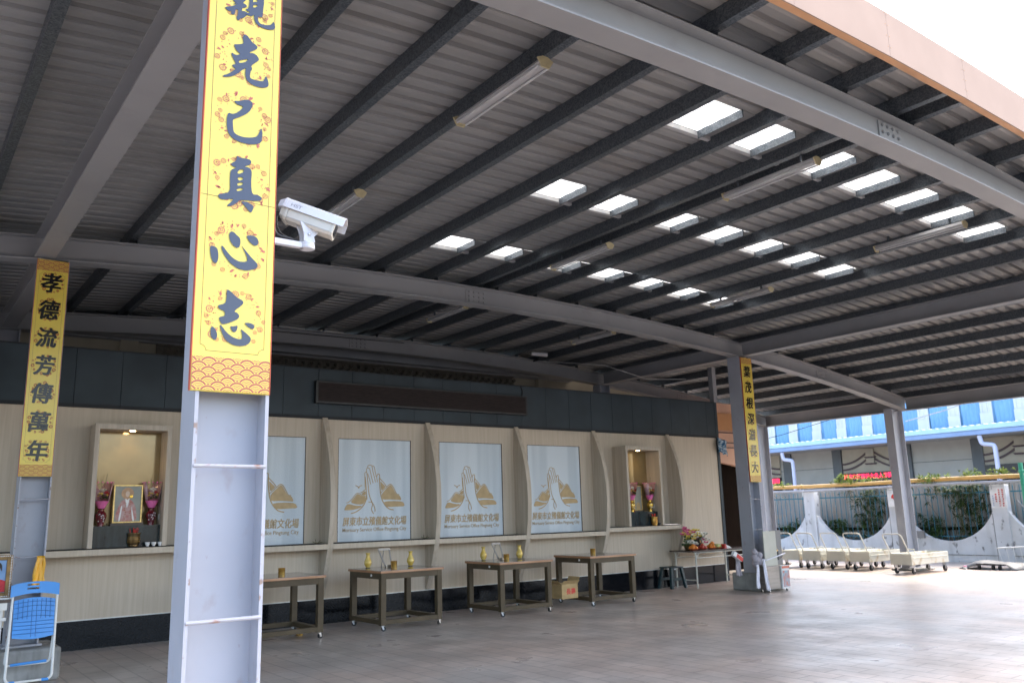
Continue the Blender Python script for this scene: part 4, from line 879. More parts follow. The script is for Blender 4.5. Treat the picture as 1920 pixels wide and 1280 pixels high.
for i, (x, y, z, lb) in enumerate([(4.46,11.20,TZ,'dark amber candle cup alone on the table behind the near column'),(6.17,11.20,TZ,'bright gold candle cup in front of the easel on the second table'),(8.20,11.17,TZ,'bright gold candle cup in front of the easel on the third table'),(10.07,11.17,TZ,'gold candle cup alone on the table with the cardboard box'),(4.70,11.12,0.0,'gold candle cup standing on the paving under the first table')]):
    o = cp if i == 0 else copy_tree(cp)
    o.location = (x,y,z); o['label'] = lb
def easel(label):
    t = thing('metal_easel', label, 'display stand', (0,0,0), 'metal picture easels on the rolling tables')
    b = MB()
    def bar(p, q, w_=.024, th=.006):
        p, q = Vector(p), Vector(q); d = (q-p); c = (p+q)/2; ax = d/2; ay = Vector((w_/2,0,0)) if abs(d.normalized().x) < .8 else Vector((0,0,w_/2)); n_ = d.normalized().cross(ay.normalized())*th/2
        b.obox(c, ax, ay, n_)
    bar((-.10,.06,.245),(-.06,-.05,.0)); bar((.10,.06,.245),(.06,-.05,.0)); each(b, 'front_frame', 'easel', t)
    b = MB(); bar((-.112,.06,.25),(.112,.06,.25),.034); b.build('top_bar', 'easel', t)
    b = MB(); bar((0,.065,.245),(.0,.12,.0),.014); b.build('rear_leg', 'easel', t)
    b = MB(); b.box(-.08,.08,-.085,-.04,.012,.016); b.box(-.08,.08,-.085,-.081,.0,.03); b.build('ledge', 'chrome', t)
    return t
es = easel('x')
for i, (x, y, a, lb) in enumerate([(6.12,11.33,.2,'brushed metal easel stand between the two vases on the second table'),(8.16,11.32,.25,'brushed metal easel stand between the two vases on the third table')]):
    o = es if i == 0 else copy_tree(es)
    o.location = (x,y,TZ); o.rotation_euler = (0,0,a); o['label'] = lb
bx = thing('cardboard_box', 'open brown cardboard box with red characters resting on the table rail', 'box', (9.13,10.86,.15))
b = MB(); x0, x1, y0, y1, z0, z1 = 8.96,9.30,10.72,11.0,.147,.375; t_ = .004
b.box(x0,x1,y0,y0+t_,z0,z1); b.box(x0,x1,y1-t_,y1,z0,z1); b.box(x0,x0+t_,y0+t_,y1-t_,z0,z1); b.box(x1-t_,x1,y0+t_,y1-t_,z0,z1); b.box(x0+t_,x1-t_,y0+t_,y1-t_,z0,z0+t_); b.build('carton', 'card', bx)
b = MB(); b.hexa([(x0,y0,z1),(x1,y0,z1),(x1,y0+.004,z1),(x0,y0+.004,z1),(x0-.0,y0-.05,z1+.05),(x1,y0-.05,z1+.05),(x1,y0-.046,z1+.053),(x0,y0-.046,z1+.053)]); b.hexa([(x0,y0,z1),(x0+.004,y0,z1),(x0+.004,y1,z1),(x0,y1,z1),(x0-.09,y0,z1+.06),(x0-.086,y0,z1+.063),(x0-.086,y1,z1+.063),(x0-.09,y1,z1+.06)]); b.hexa([(x1-.004,y0,z1),(x1,y0,z1),(x1,y1,z1),(x1-.004,y1,z1),(x1+.05,y0,z1+.1),(x1+.054,y0,z1+.1),(x1+.054,y1,z1+.1),(x1+.05,y1,z1+.1)])
each(b, 'flap', 'card', bx)
b = MB(); b.add(*on_front(text('長壽', .1, .001, .02), 9.15, y0-.0005, .26, .001)); b.build('lettering', 'red', bx)

# ---------------------------------------------------------------- altar furnishings
def bouquet_vase(x, y, z, mat, lb, s=1.0, seed=1):
    rnd = random.Random(seed); t = thing('bouquet_vase', lb, 'vase', (x,y,z), 'vases of wrapped flowers in the altar niches')
    q = lambda P: [(r*s, h*s) for r, h in P]
    b = MB(); b.lathe(q([(.04,0),(.038,.012),(.045,.05),(.068,.11),(.07,.14),(.055,.175),(.036,.195),(.036,.215),(.046,.225),(.04,.225)]), (x,y,z), 20); vv = b.build('body', mat, t, smooth=True)
    b = MB()
    for k in range(9):
        a = -PI*.5+rnd.uniform(-.7,.7); h = rnd.uniform(.06,.16); r_ = .066; b.ball((x+r_*s*math.cos(a)*.97,y+r_*s*math.sin(a)*.97,z+h*s),.008*s,6,4)
    b.build('painted_blossom', 'whiteglz', vv)
    b = MB(); b.lathe(q([(.04,.225),(.062,.27),(.085,.32)]), (x,y,z), 14); b.build('pink_sleeve', 'pink', t, smooth=True)
    b = MB(); n = 18; v = []; f = []
    for (r, h) in ((.086,.32),(.11,.45),(.125,.56)):
        for k in range(n):
            a = 2*PI*k/n; rr = r*(1+.05*math.sin(a*5+h*9))
            v.append((x+rr*s*math.cos(a),y+rr*s*math.sin(a)+0,z+(h+(.012*math.sin(a*6) if h > .5 else 0))*s))
    # open front so that the flowers show: leave a gap of panels towards the viewer
    for i in range(2):
        for k in range(n):
            if k in (11,12,13,14,15): continue
            f.append((i*n+k,i*n+(k+1)%n,(i+1)*n+(k+1)%n,(i+1)*n+k))
    b.add(v, f); b.build('cellophane', 'cello', t, smooth=True, solid=.001)
    b = MB()
    for k in range(14):
        a = 2*PI*k/14; b.ball((x+.125*s*math.cos(a),y+.125*s*math.sin(a),z+.56*s),.010*s,6,4)
    b.build('pink_trim', 'pink', t)
    for nm, mat_, pts in (('white_bloom','petal_w',[(0,-.03,.47),(-.03,-.04,.455),(.03,-.02,.46),(0,-.05,.44)]),('yellow_bloom','petal_y',[(-.05,-.06,.405),(-.02,-.08,.40),(-.06,-.05,.38),(.05,-.06,.385)]),('red_bloom','petal_r',[(.045,-.06,.42),(.06,-.05,.40),(.02,-.07,.415)]),('foliage','fleaf',[(0,-.07,.35),(.03,-.06,.36),(-.03,-.065,.34),(0,-.05,.38),(.045,-.06,.345)])):
        b = MB()
        for (dx, dy, dz) in pts:
            for k in range(9):
                a, e = rnd.uniform(0,2*PI), rnd.uniform(-.4,1.4); d = Vector((math.cos(a)*math.cos(e),math.sin(a)*math.cos(e)-.3,math.sin(e))).normalized()*.034*s; c = Vector((x+dx*s,y+dy*s,z+dz*s)); sd_ = d.cross(Vector((0,0,1))).normalized()*.012*s
                b.add([c, c+d*.6-sd_, c+d, c+d*.6+sd_], [(0,1,2,3)])
        b.build(nm, mat_, t)
    b = MB(); b.tube([(x+.02*s,y,z+.5*s),(x+.05*s,y,z+.68*s)],.003,5); b.tube([(x-.01*s,y,z+.5*s),(x-.03*s,y,z+.62*s)],.003,5); each(b, 'twig', 'stem', t)
    return t
ZN = 1.2275+.27
bouquet_vase(2.31,11.90,ZN,'winered','wine red vase with wrapped bouquet left of the framed deity picture',.98,1)
bouquet_vase(2.92,11.90,ZN,'winered','wine red vase with wrapped bouquet right of the framed deity picture',.98,2)
ZN2 = 1.2175+.27
bouquet_vase(11.77,11.86,ZN2,'gold','golden vase with wrapped bouquet left of the gilt frame in the right niche',.98,3)
bouquet_vase(12.24,11.83,ZN2,'gold','golden vase with wrapped bouquet right of the gilt frame in the right niche',.98,4)
# framed deity picture
pc = thing('framed_picture', 'gilt framed deity picture with red robed figure standing in the left altar niche', 'picture', (2.63,11.92,ZN))
b = MB(); x0, x1, z0, z1, yy = 2.445,2.80,ZN+.035,ZN+.52,11.90
for (a, c, d, e) in ((x0,x0+.017,z0,z1),(x1-.017,x1,z0,z1),(x0+.017,x1-.017,z1-.017,z1),(x0+.017,x1-.017,z0,z0+.017)): b.box(a,c,yy-.012,yy+.06,d,e)
b.build('frame', 'gilt', pc, bevel=.002)
b = MB(); b.box(x0+.0175,x1-.0175,yy,yy+.01,z0+.0175,z1-.0175); pg = b.build('picture_panel', 'pic_bg', pc)
cx = 2.615; zz = z0
b = MB(); b.add(*on_front(flat([chaikin([(-.13,.02),(-.135,.1),(-.10,.22),(-.06,.29),(0,.31),(.05,.29),(.10,.22),(.125,.1),(.12,.02)])],.002), cx, yy-.0005, zz, .002)); b.build('robe', 'pic_red', pg)
b = MB(); b.add(*on_front(flat([arc(0,.375,.075,0,355,20)],.002), cx, yy-.0002, zz, .002)); b.build('halo', 'pic_or', pg)
b = MB(); b.add(*on_front(flat([chaikin([(-.026,.39),(-.022,.345),(0,.325),(.022,.345),(.026,.39),(0,.412)])],.002), cx, yy-.0028, zz, .002)); b.build('painted_face', 'skin', pg)
b = MB(); b.add(*on_front(flat([chaikin([(-.03,.32),(0,.16),(.03,.32),(.01,.30),(0,.29)])],.002), cx, yy-.003, zz, .002)); b.add(*on_front(flat([chaikin([(-.10,.02),(-.07,.22),(-.055,.22),(-.075,.02)]),chaikin([(.10,.02),(.06,.2),(.05,.2),(.075,.02)])],.002), cx, yy-.0028, zz, .002)); b.build('beard_and_sash', 'whiteglz', pg)
b = MB()
for k in range(16): b.ball((cx+(.045 if k%2 else -.02)+.01*math.sin(k*2.3),yy-.003,zz+.05+.014*k),.006,6,4)
b.lathe([(.022,0),(.022,-.006),(.012,-.008)], (cx+.045,yy-.003,zz+.335), 12, 'y'); b.build('gold_ornament', 'gold', pg)
b = MB(); b.box(x0-.02,x1+.02,yy-.03,yy+.09,ZN,ZN+.034); b.build('base', 'dkframe', pc)
# gilt framed tablet in the right niche
p2 = thing('framed_tablet', 'slim gilt framed glass tablet between golden vases in the right niche', 'picture', (12.03,11.90,ZN2))
x0, x1, z0, z1, yy = 11.90,12.12,ZN2+.03,ZN2+.50,11.93
b = MB()
for (a, c, d, e) in ((x0,x0+.012,z0,z1),(x1-.012,x1,z0,z1),(x0+.012,x1-.012,z1-.012,z1),(x0+.012,x1-.012,z0,z0+.012)): b.box(a,c,yy-.01,yy+.03,d,e)
b.build('frame', 'gilt', p2)
b = MB(); b.box(x0+.0125,x1-.0125,yy,yy+.01,z0+.0125,z1-.0125); q = b.build('panel', 'pic_bg', p2)
b = MB(); b.add(*on_front(flat([chaikin([(-.06,.02),(-.05,.12),(0,.16),(.05,.12),(.06,.02)])],.002), 12.01, yy-.0005, z0, .002)); b.build('painted_seat', 'gold_print', q)
b = MB(); b.box(x0-.02,x1+.02,yy-.03,yy+.05,ZN2,ZN2+.029); b.build('base', 'dkframe', p2)
def burner(x, y, z, r, h, lb, mat='bronzepot'):
    t = thing('incense_burner', lb, 'incense burner', (x,y,z), 'incense burners on the altar counters')
    b = MB(); b.lathe([(r*.72,0),(r*.8,h*.06),(r*.78,h*.14),(r*.98,h*.25),(r,h*.6),(r*.96,h*.85),(r*1.08,h*.93),(r*1.08,h),(r*.9,h),(r*.88,h*.9)], (x,y,z), 20); p = b.build('pot', mat, t, smooth=True)
    b = MB()
    for k in range(3): b.lathe([(r*1.005,h*(.35+.15*k)),(r*1.03,h*(.37+.15*k)),(r*1.005,h*(.39+.15*k))], (x,y,z), 20)
    b.build('relief_band', 'gold_dark', p)
    rnd = random.Random(2); b = MB()
    for k in range(14):
        dx, dy = rnd.uniform(-.5,.5)*r, rnd.uniform(-.5,.5)*r; b.tube([(x+dx,y+dy,z+h*.85),(x+dx*1.5,y+dy*1.5,z+h*1.25+rnd.uniform(0,.03))],.004,5)
    b.build('incense_stick', 'red', t)
    return t
burner(2.70,11.80,1.2275,.078,.175,'aged bronze incense burner with red stubs in front of the deity picture')
burner(12.20,11.70,1.2175,.062,.165,'copper incense burner with red stubs in front of the gilt tablet','gold_dark')
cps = None
for i, x in enumerate((2.858,2.935,3.012)):
    t = thing('tea_cup', ('left','middle','right')[i]+' one of three small white cups on the left altar counter', 'cup', (x,11.74,1.2275), 'white cups on the left altar counter')
    b = MB(); b.lathe([(.016,0),(.018,.012),(.028,.028),(.033,.052),(.030,.052),(.022,.025)], (x,11.74,1.2275), 16); b.build('bowl', 'whiteglz', t, smooth=True)
for i, x in enumerate((12.36,12.44)):
    t = thing('tea_cup', ('dark cup nearest the copper incense burner','dark cup at the right end beyond the copper incense burner')[i], 'cup', (x,11.73,1.2175), 'dark cups on the right altar counter')
    b = MB(); b.lathe([(.02,0),(.03,.03),(.034,.045),(.03,.045)], (x,11.73,1.2175), 14); b.build('bowl', 'slate', t, smooth=True)
t = thing('small_tray', 'shiny metal strip lying at the right end of the right altar counter', 'tray', (12.75,11.74,1.2175)); b = MB(); b.box(12.55,12.95,11.727,11.76,1.2175,1.2225); b.box(12.55,12.95,11.76,11.764,1.2175,1.232); b.build('strip', 'mirrorbit', t)
for i, (x, lb) in enumerate(((5.22,'dead dry twigs lying on the counter left of the second window'),(7.05,'dead dry twigs lying on the counter left of the third window'))):
    b = MB(); z = 1.163
    for (dx, dz) in ((-.07,.03),(-.03,.06),(.05,.045),(.08,.02)): b.tube([(x,11.80,z+.004),(x+dx*.5,11.79,z+.012),(x+dx,11.78,z+dz)],.004,5)
    tag(b.build('dry_twig', 'stem'), lb, 'twig', 'dry twigs on the window counters')

# ---------------------------------------------------------------- left foreground: folding chair, portrait, cloth
fc_ = thing('folding_chair', 'folded blue plastic chair with white tube frame leaning at the left column', 'chair', (1.37,9.74,0))
XL, XR = 1.155,1.555; yb, yt = 9.70,9.84
P = lambda x, z, dy=0: (x, yb+(yt-yb)*z/.97+dy, z)
b = MB(); b.tube(bend([P(XL+.01,.90),P(XL-.012,.05),P(XR-.012,.05),P(XR+.0,.90)],.06,6),.0125,10); b.build('front_frame', 'white_tube', fc_, smooth=True)
b = MB(); b.tube(bend([P(XL+.006,.55,.03),P(XL-.02,.20,.045),P(XR-.03,.20,.045),P(XR-.006,.55,.03)],.05,6),.011,10); b.build('rear_frame', 'white_tube', fc_, smooth=True)
b = MB(); n = 12
def plate(fz0, fz1, x0, x1, y_off, th, curve, name, mat, holes=False, par=None):
    b = MB(); v = []; f = []
    for k in (0,1):
        for j in range(7):
            for i in range(n+1):
                u_ = i/n; x = x0+(x1-x0)*u_; z = fz0(u_)+(fz1(u_)-fz0(u_))*j/6; p = P(x, z, y_off+(th if k else 0)-curve*math.sin(PI*u_))
                v.append(p)
    m_ = 7*(n+1)
    for j in range(6):
        for i in range(n):
            if holes and j in (2,4) and 4 <= i <= 6: continue
            a = j*(n+1)+i; f += [(a,a+1,a+n+2,a+n+1),(m_+a,m_+a+n+1,m_+a+n+2,m_+a+1)]
    for i in range(n): a = i; f.append((a,m_+a,m_+a+1,a+1)); a = 6*(n+1)+i; f.append((a,a+1,m_+a+1,m_+a))
    for j in range(6): a = j*(n+1); f.append((a,a+n+1,m_+a+n+1,m_+a)); a += n; f.append((a,m_+a,m_+a+n+1,a+n+1))
    b.add(v, f); return b.build(name, mat, fc_ if par is None else par, smooth=True)
plate(lambda u: .835+.03*math.sin(PI*u), lambda u: .945+.03*math.sin(PI*u)**.6, XL-.012, XR+.014, -.02, .03, -.012, 'backrest', 'blue_pl', True)
seat_ = plate(lambda u: .455-.02*math.sin(PI*u), lambda u: .80+.025*math.sin(PI*u), XL+.022, XR-.018, -.012, .028, .01, 'seat', 'blue_pl')
b = MB()
for i in range(1,9):
    x = XL+.022+(XR-XL-.04)*i/9
    for (z0, z1) in ((.60,.81),(.455,.60)) if i in (4,5) else ((.625,.81),): b.tube([P(x,z0,-.0235),P(x,z1,-.0235)],.0028,5)
for k, z in enumerate((.77,.73,.68,.635,.60,.565,.53,.49)):
    b.tube([P(XL+.022+(XR-XL-.04)*i/10, z+.02*math.sin(PI*i/10)*(1 if z > .6 else .0), -.0235-.009*math.sin(PI*i/10)+.004) for i in range(11)],.0028,5)
b.build('seat_rib', 'blue_rib', seat_)
b = MB(); b.tube([P(XL+.03,.205,.035),P(XR-.06,.215,.035)],.013,8); b.build('cross_bar', 'blue_pl', fc_)
for x in (XL+.04,XR-.07):
    b = MB(); b.tube([P(x-.03,.05),P(x+.03,.05)],.0155,10); b.build('foot_cap', 'blue_pl', fc_)
# table and portrait at the left edge
ft = thing('side_table', 'pale grey folding table at the left edge carrying the framed portrait', 'table', (.55,10.05,0))
b = MB(); b.box(-.25,1.145,9.80,10.10,.79,.82); b.build('tabletop', 'dktable', ft)
b = MB(); b.box(-.25,1.12,9.81,9.84,.72,.789); b.box(-.25,1.12,9.81,9.84,.62,.65); each(b, 'rail', 'white_tube', ft)
for x in (-.15,1.08):
    b = MB(); b.tube([(x,9.84,0),(x,9.84,.72)],.014,8); b.tube([(x,10.06,0),(x,10.06,.79)],.014,8); each(b, 'leg', 'white_tube', ft)
pf = thing('framed_portrait', 'portrait photograph in a beaded gilt frame, cut by the left edge of view', 'picture', (.9,9.92,.82))
x0, x1, z0, z1, yy = .66,1.145,.835,1.245,9.90
b = MB()
for (a, c, d, e) in ((x0,x0+.05,z0,z1),(x1-.05,x1,z0,z1),(x0+.05,x1-.05,z1-.05,z1),(x0+.05,x1-.05,z0,z0+.05)): b.box(a,c,yy-.02,yy+.02,d,e)
fr_ = b.build('frame', 'oldgilt', pf, bevel=.004)
b = MB()
for k in range(26):
    z = z0+.012+(z1-z0-.024)*k/25
    for x in (x0+.012,x1-.012): b.ball((x,yy-.021,z),.006,6,4)
for k in range(30):
    x = x0+.012+(x1-x0-.024)*k/29
    for z in (z0+.012,z1-.012): b.ball((x,yy-.021,z),.006,6,4)
b.build('beading', 'whiteglz', fr_)
b = MB(); b.box(x0+.051,x1-.051,yy-.004,yy+.004,z0+.051,z1-.051); ph = b.build('photo', 'skyblue', pf)
b = MB(); b.add(*on_front(flat([chaikin([(-.16,.052),(-.16,.13),(-.07,.18),(.07,.18),(.16,.13),(.175,.052)])],.002), .985, yy-.0045, z0, .002)); b.build('garment', 'petal_r', ph)
b = MB(); b.add(*on_front(flat([chaikin([(-.05,.30),(-.055,.22),(-.03,.17),(.03,.17),(.055,.22),(.05,.30)])],.002), .985, yy-.0065, z0, .002)); b.build('head', 'skin', ph)
b = MB(); b.add(*on_front(flat([chaikin([(-.06,.25),(-.07,.33),(0,.36),(.07,.33),(.075,.24),(.05,.30),(-.04,.31)])],.002), .985, yy-.0085, z0, .002)); b.build('hair', 'hair', ph)
b = MB(); b.box(x0,x1+.03,yy-.03,yy+.05,.8205,.834); b.build('stand', 'whiteglz', pf)
def drape(name, label, cat, mat, x0, x1, z0, z1, y, amp, folds, skew=0.0, group=None, flare=0.0):
    b = MB(); n_, m_ = 18, 12; v = []; f = []
    for j in range(m_+1):
        t = j/m_
        for i in range(n_+1):
            u_ = i/n_; c = (x0+x1)/2; hw = (x1-x0)/2*(1+flare*(t-.3))
            v.append((c+hw*(2*u_-1)+skew*t+.006*math.sin(9*t+i), y-amp*(.6+.45*math.sin(2.2*PI*folds*u_+1.1*t)+.28*math.sin(5.3*PI*folds*u_*.7-1.7*t+.8))-.012*t, z1+(z0-z1)*t+.012*math.sin(u_*7)*t))
    for j in range(m_):
        for i in range(n_): a = j*(n_+1)+i; f.append((a,a+1,a+n_+2,a+n_+1))
    b.add(v, f); return tag(b.build(name, mat, smooth=True, solid=.006), label, cat, group)
drape('satin_cloth','shiny golden satin cloth hanging on the left column behind the blue chair','cloth','satin',1.375,1.465,.90,1.215,10.118,.016,1.2,-.012,flare=.55)

# ---------------------------------------------------------------- right end: stool, folding table, offerings, cabinet
st = thing('plastic_stool', 'dark green plastic stool standing against the black plinth', 'stool', (12.70,11.80,0))
b = MB(); b.box(12.52,12.88,11.64,11.96,.385,.41); b.build('seat', 'stool', st, bevel=.012)
for sx in (-1,1):
    for sy in (-1,1):
        b = MB(); p = Vector((12.70+sx*.14,11.80+sy*.12,.386)); q = Vector((12.70+sx*.20,11.80+sy*.17,.0)); w_ = Vector((.028,0,0)); d_ = Vector((0,.028,0))
        b.hexa([q-w_-d_,q+w_-d_,q+w_+d_,q-w_+d_,p-w_-d_,p+w_-d_,p+w_+d_,p-w_+d_]); b.build('leg', 'stool', st, bevel=.006)
b = MB(); b.box(12.53,12.87,11.655,11.665,.15,.20); b.box(12.53,12.87,11.935,11.945,.15,.20); each(b, 'cross_rail', 'stool', st)
b = MB(); b.box(12.60,12.65,11.634,11.639,.36,.378); b.build('sticker', 'paper', st)
fl = thing('folding_table', 'long folding table with cream legs and brown top carrying fruit offerings', 'table', (13.7,11.6,0))
b = MB(); b.box(12.78,14.55,11.28,11.90,.685,.712); b.build('tabletop', 'dktable', fl, bevel=.003)
for x in (12.90,14.42):
    for y in (11.33,11.85):
        b = MB(); b.tube([(x,y,0),(x,y,.684)],.016,8); b.build('leg', 'cream_tube', fl)
    b = MB(); b.tube([(x,11.33,.15),(x,11.85,.15)],.011,8); b.build('end_stretcher', 'cream_tube', fl)
for y in (11.33,11.85):
    b = MB(); b.tube([(12.86,y,.668),(14.5,y,.668)],.013,8); b.tube([(12.9,y,.57),(14.42,y,.57)],.010,8); each(b, 'rail', 'cream_tube', fl)
    b = MB()
    for (x, s) in ((12.90,1),(14.42,-1)): b.tube([(x,y-.0,.56),(x+s*.1,y,.66)],.009,6)
    each(b, 'brace', 'cream_tube', fl)
rnd = random.Random(11)
def flower_mass(name, label, c, mats, rx, ry, rz, n, size):
    t = thing(name, label, 'flowers', (c[0],c[1],.712), 'flower arrangements on the folding table')
    for nm, mt_, fx, k in mats:
        b = MB()
        for i in range(int(n*k)):
            a, e, q = rnd.uniform(0,2*PI), rnd.uniform(-.3,1.5), rnd.uniform(.55,1.0); p = Vector((c[0]+fx[0]+rx*q*math.cos(a)*math.cos(e),c[1]+ry*q*math.sin(a)*math.cos(e),c[2]+fx[1]+rz*q*math.sin(e)))
            for j in range(6):
                d = Vector((math.cos(j*PI/3+a),math.sin(j*PI/3+a)-.6,.55)).normalized()*size*rnd.uniform(.8,1.2); s_ = d.cross(Vector((.2,1,.3))).normalized()*size*.33
                b.add([p,p+d*.55-s_,p+d,p+d*.55+s_], [(0,1,2,3)])
        b.build(nm, mt_, t)
    b = MB(); b.lathe([(.07,.712),(.085,.76),(.10,.83),(.09,.835)], (c[0],c[1],0), 14); b.build('basket', 'bronzepot', t)
    return t
flower_mass('flower_arrangement','low pot of pink, yellow and white lilies on the left of the folding table',(13.02,11.60,.90),[('yellow_bloom','petal_y',(0.03,.03),.5),('pink_bloom','petal_p',(-.02,.10),.35),('white_bloom','petal_w',(.12,-.06),.5),('foliage','fleaf',(0,-.06),.6)],.17,.12,.16,34,.06)
flower_mass('flower_arrangement','pot of white and yellow lilies with pink base at the middle of the folding table',(13.36,11.62,.88),[('white_bloom','petal_w',(.10,.02),.6),('yellow_bloom','petal_y',(-.1,.1),.3),('pink_bloom','petal_p',(.02,-.08),.5),('foliage','fleaf',(0,-.04),.5)],.16,.12,.15,30,.06)
def fruit_plate(x, y, lb, mat, n, r):
    t = thing('fruit_plate', lb, 'fruit plate', (x,y,.712), 'plates of fruit offerings on the folding table')
    b = MB(); b.lathe([(.05,.712),(.07,.722),(.115,.742),(.12,.746),(.07,.728)], (x,y,0), 20); b.build('plate', 'plate', t, smooth=True)
    pts = [(.052*math.cos(2*PI*k/5),.052*math.sin(2*PI*k/5),.765) for k in range(5)]+[(0,0,.80)]+[(.03,-.02,.83)]
    for k in range(n):
        p = pts[k]; b = MB(); b.ball((x+p[0],y+p[1],p[2]-.004),r,12,8,.92); b.build('fruit', mat, t, smooth=True)
fruit_plate(12.93,11.40,'plate of oranges at the left end of the folding table','fruit_o',6,.042)
fruit_plate(13.20,11.40,'plate of red apples in front of the lilies on the folding table','fruit_r',6,.04)
fruit_plate(13.47,11.42,'plate of bright oranges right of the red apples','fruit_o',7,.042)
fruit_plate(13.72,11.46,'plate of pale green fruit behind the wrapped packets','fruit_g',4,.05)
pk = thing('offering_packet', 'red packet with clear wrapper at the right of the fruit plates', 'packet', (13.93,11.40,.712)); b = MB(); b.hexa([(13.84,11.36,.712),(14.0,11.33,.712),(14.03,11.45,.712),(13.87,11.47,.712),(13.87,11.38,.79),(13.98,11.36,.75),(14.0,11.43,.75),(13.89,11.44,.79)]); b.build('wrapper', 'paper', pk); b = MB(); b.hexa([(13.80,11.34,.7125),(13.86,11.335,.7125),(13.86,11.46,.7125),(13.80,11.46,.7125),(13.81,11.35,.80),(13.85,11.345,.80),(13.85,11.44,.80),(13.81,11.44,.80)]); b.build('red_label', 'red', pk)
cn = thing('ornate_vase', 'slim dark gilded vase standing among the lilies on the folding table', 'vase', (13.27,11.52,.712)); b = MB(); b.lathe([(.04,.712),(.05,.75),(.045,.84),(.055,.93),(.05,.94)], (13.27,11.52,0), 14); q = b.build('body', 'dkframe', cn, smooth=True); b = MB(); [b.ball((13.27+.05*math.sin(k),11.475,.74+.03*k),.012,6,4) for k in range(6)]; b.build('gilding', 'gold', q)
# cabinet with metal base, cloths
cb = thing('utility_cabinet', 'stainless utility box with beige panel and poster beside the right column', 'cabinet', (13.2,9.85,0))
b = MB(); b.box(12.96,13.37,9.75,9.98,.05,.455); b.build('base_box', 'steel', cb, bevel=.006)
b = MB(); b.box(12.93,13.29,9.73,9.75,.465,1.075); b.build('door_panel', 'cabinet', cb, bevel=.003)
b = MB(); b.box(13.31,13.62,9.86,9.885,.46,1.08); b.build('backboard', 'cabdark', cb, bevel=.003)
b = MB(); b.lathe([(.03,.70),(.045,.72),(.02,.75),(.03,.79),(.018,.83),(.025,.87),(.012,.90),(.02,.925),(.004,.95)], (13.345,9.80,0), 14); b.build('brass_fitting', 'gold', cb, smooth=True)
b = MB(); b.tube(bend([(13.34,9.80,.68),(13.36,9.79,.60),(13.42,9.80,.55),(13.60,9.84,.60)],.05),.009,6); b.box(13.31,13.42,9.79,9.83,.58,.70); b.build('hose', 'black', cb)
b = MB(); b.box(13.375,13.60,9.72,9.80,.045,.455); pp = b.build('side_box', 'paper', cb, bevel=.003)
b = MB(); b.box(13.395,13.585,9.716,9.7195,.075,.36); b.build('poster_picture', 'poster', pp)
b = MB(); b.box(13.38,13.595,9.717,9.7195,.40,.44); b.build('poster_heading', 'plate', pp)
for x in (13.02,13.54):
    for y in (9.77,9.93):
        if x > 13.5 and y > 9.8: continue
        caster(cb, x, y, .02, .047)
b = MB(); b.tube([(12.80,9.86,.60),(12.95,9.72,.57),(13.3,9.715,.63),(13.62,9.80,.66)],.012,6); tag(b.build('cloth_tie', 'cloth_w'), 'thin white cloth strip tied across the beige cabinet panel', 'cloth')
drape('towel','long white towel strip hanging over the front of the concrete footing','towel','cloth_w',12.80,12.88,.05,.60,9.72,.02,2,.06,'white towels tied at the right column',.3)
drape('towel','short white towel strip left of the long one, tied at the right column','towel','cloth_w',12.68,12.76,.10,.50,9.76,.02,2,-.05,'white towels tied at the right column',.3)
b = MB()
for k in range(7): b.ball((12.78+.05*math.sin(k*1.9),9.80+.03*math.cos(k*2.3),.52+.035*k),.075-.004*k,10,7)
tag(b.build('cloth_bundle', 'cloth_g', smooth=True), 'bundle of mauve grey cloth knotted above the white towels', 'cloth')
drape('hanging_bag','grey plastic bag hanging at the left corner of the right column','bag','cloth_g',12.40,12.52,.32,.62,10.0,.03,2,.0,flare=.4)
pk = thing('paper_bundle', 'red and white paper bundle sticking out beside the right column', 'paper', (12.42,9.95,.6)); b = MB(); b.obox((12.40,9.93,.66),(.11,0,-.06),(.0,.03,.0),(.025,0,.035)); b.build('white_wrapper', 'paper', pk); b = MB(); b.obox((12.44,9.91,.635),(.08,0,-.045),(0,.012,0),(.018,0,.03)); b.build('red_sheet', 'red', pk)

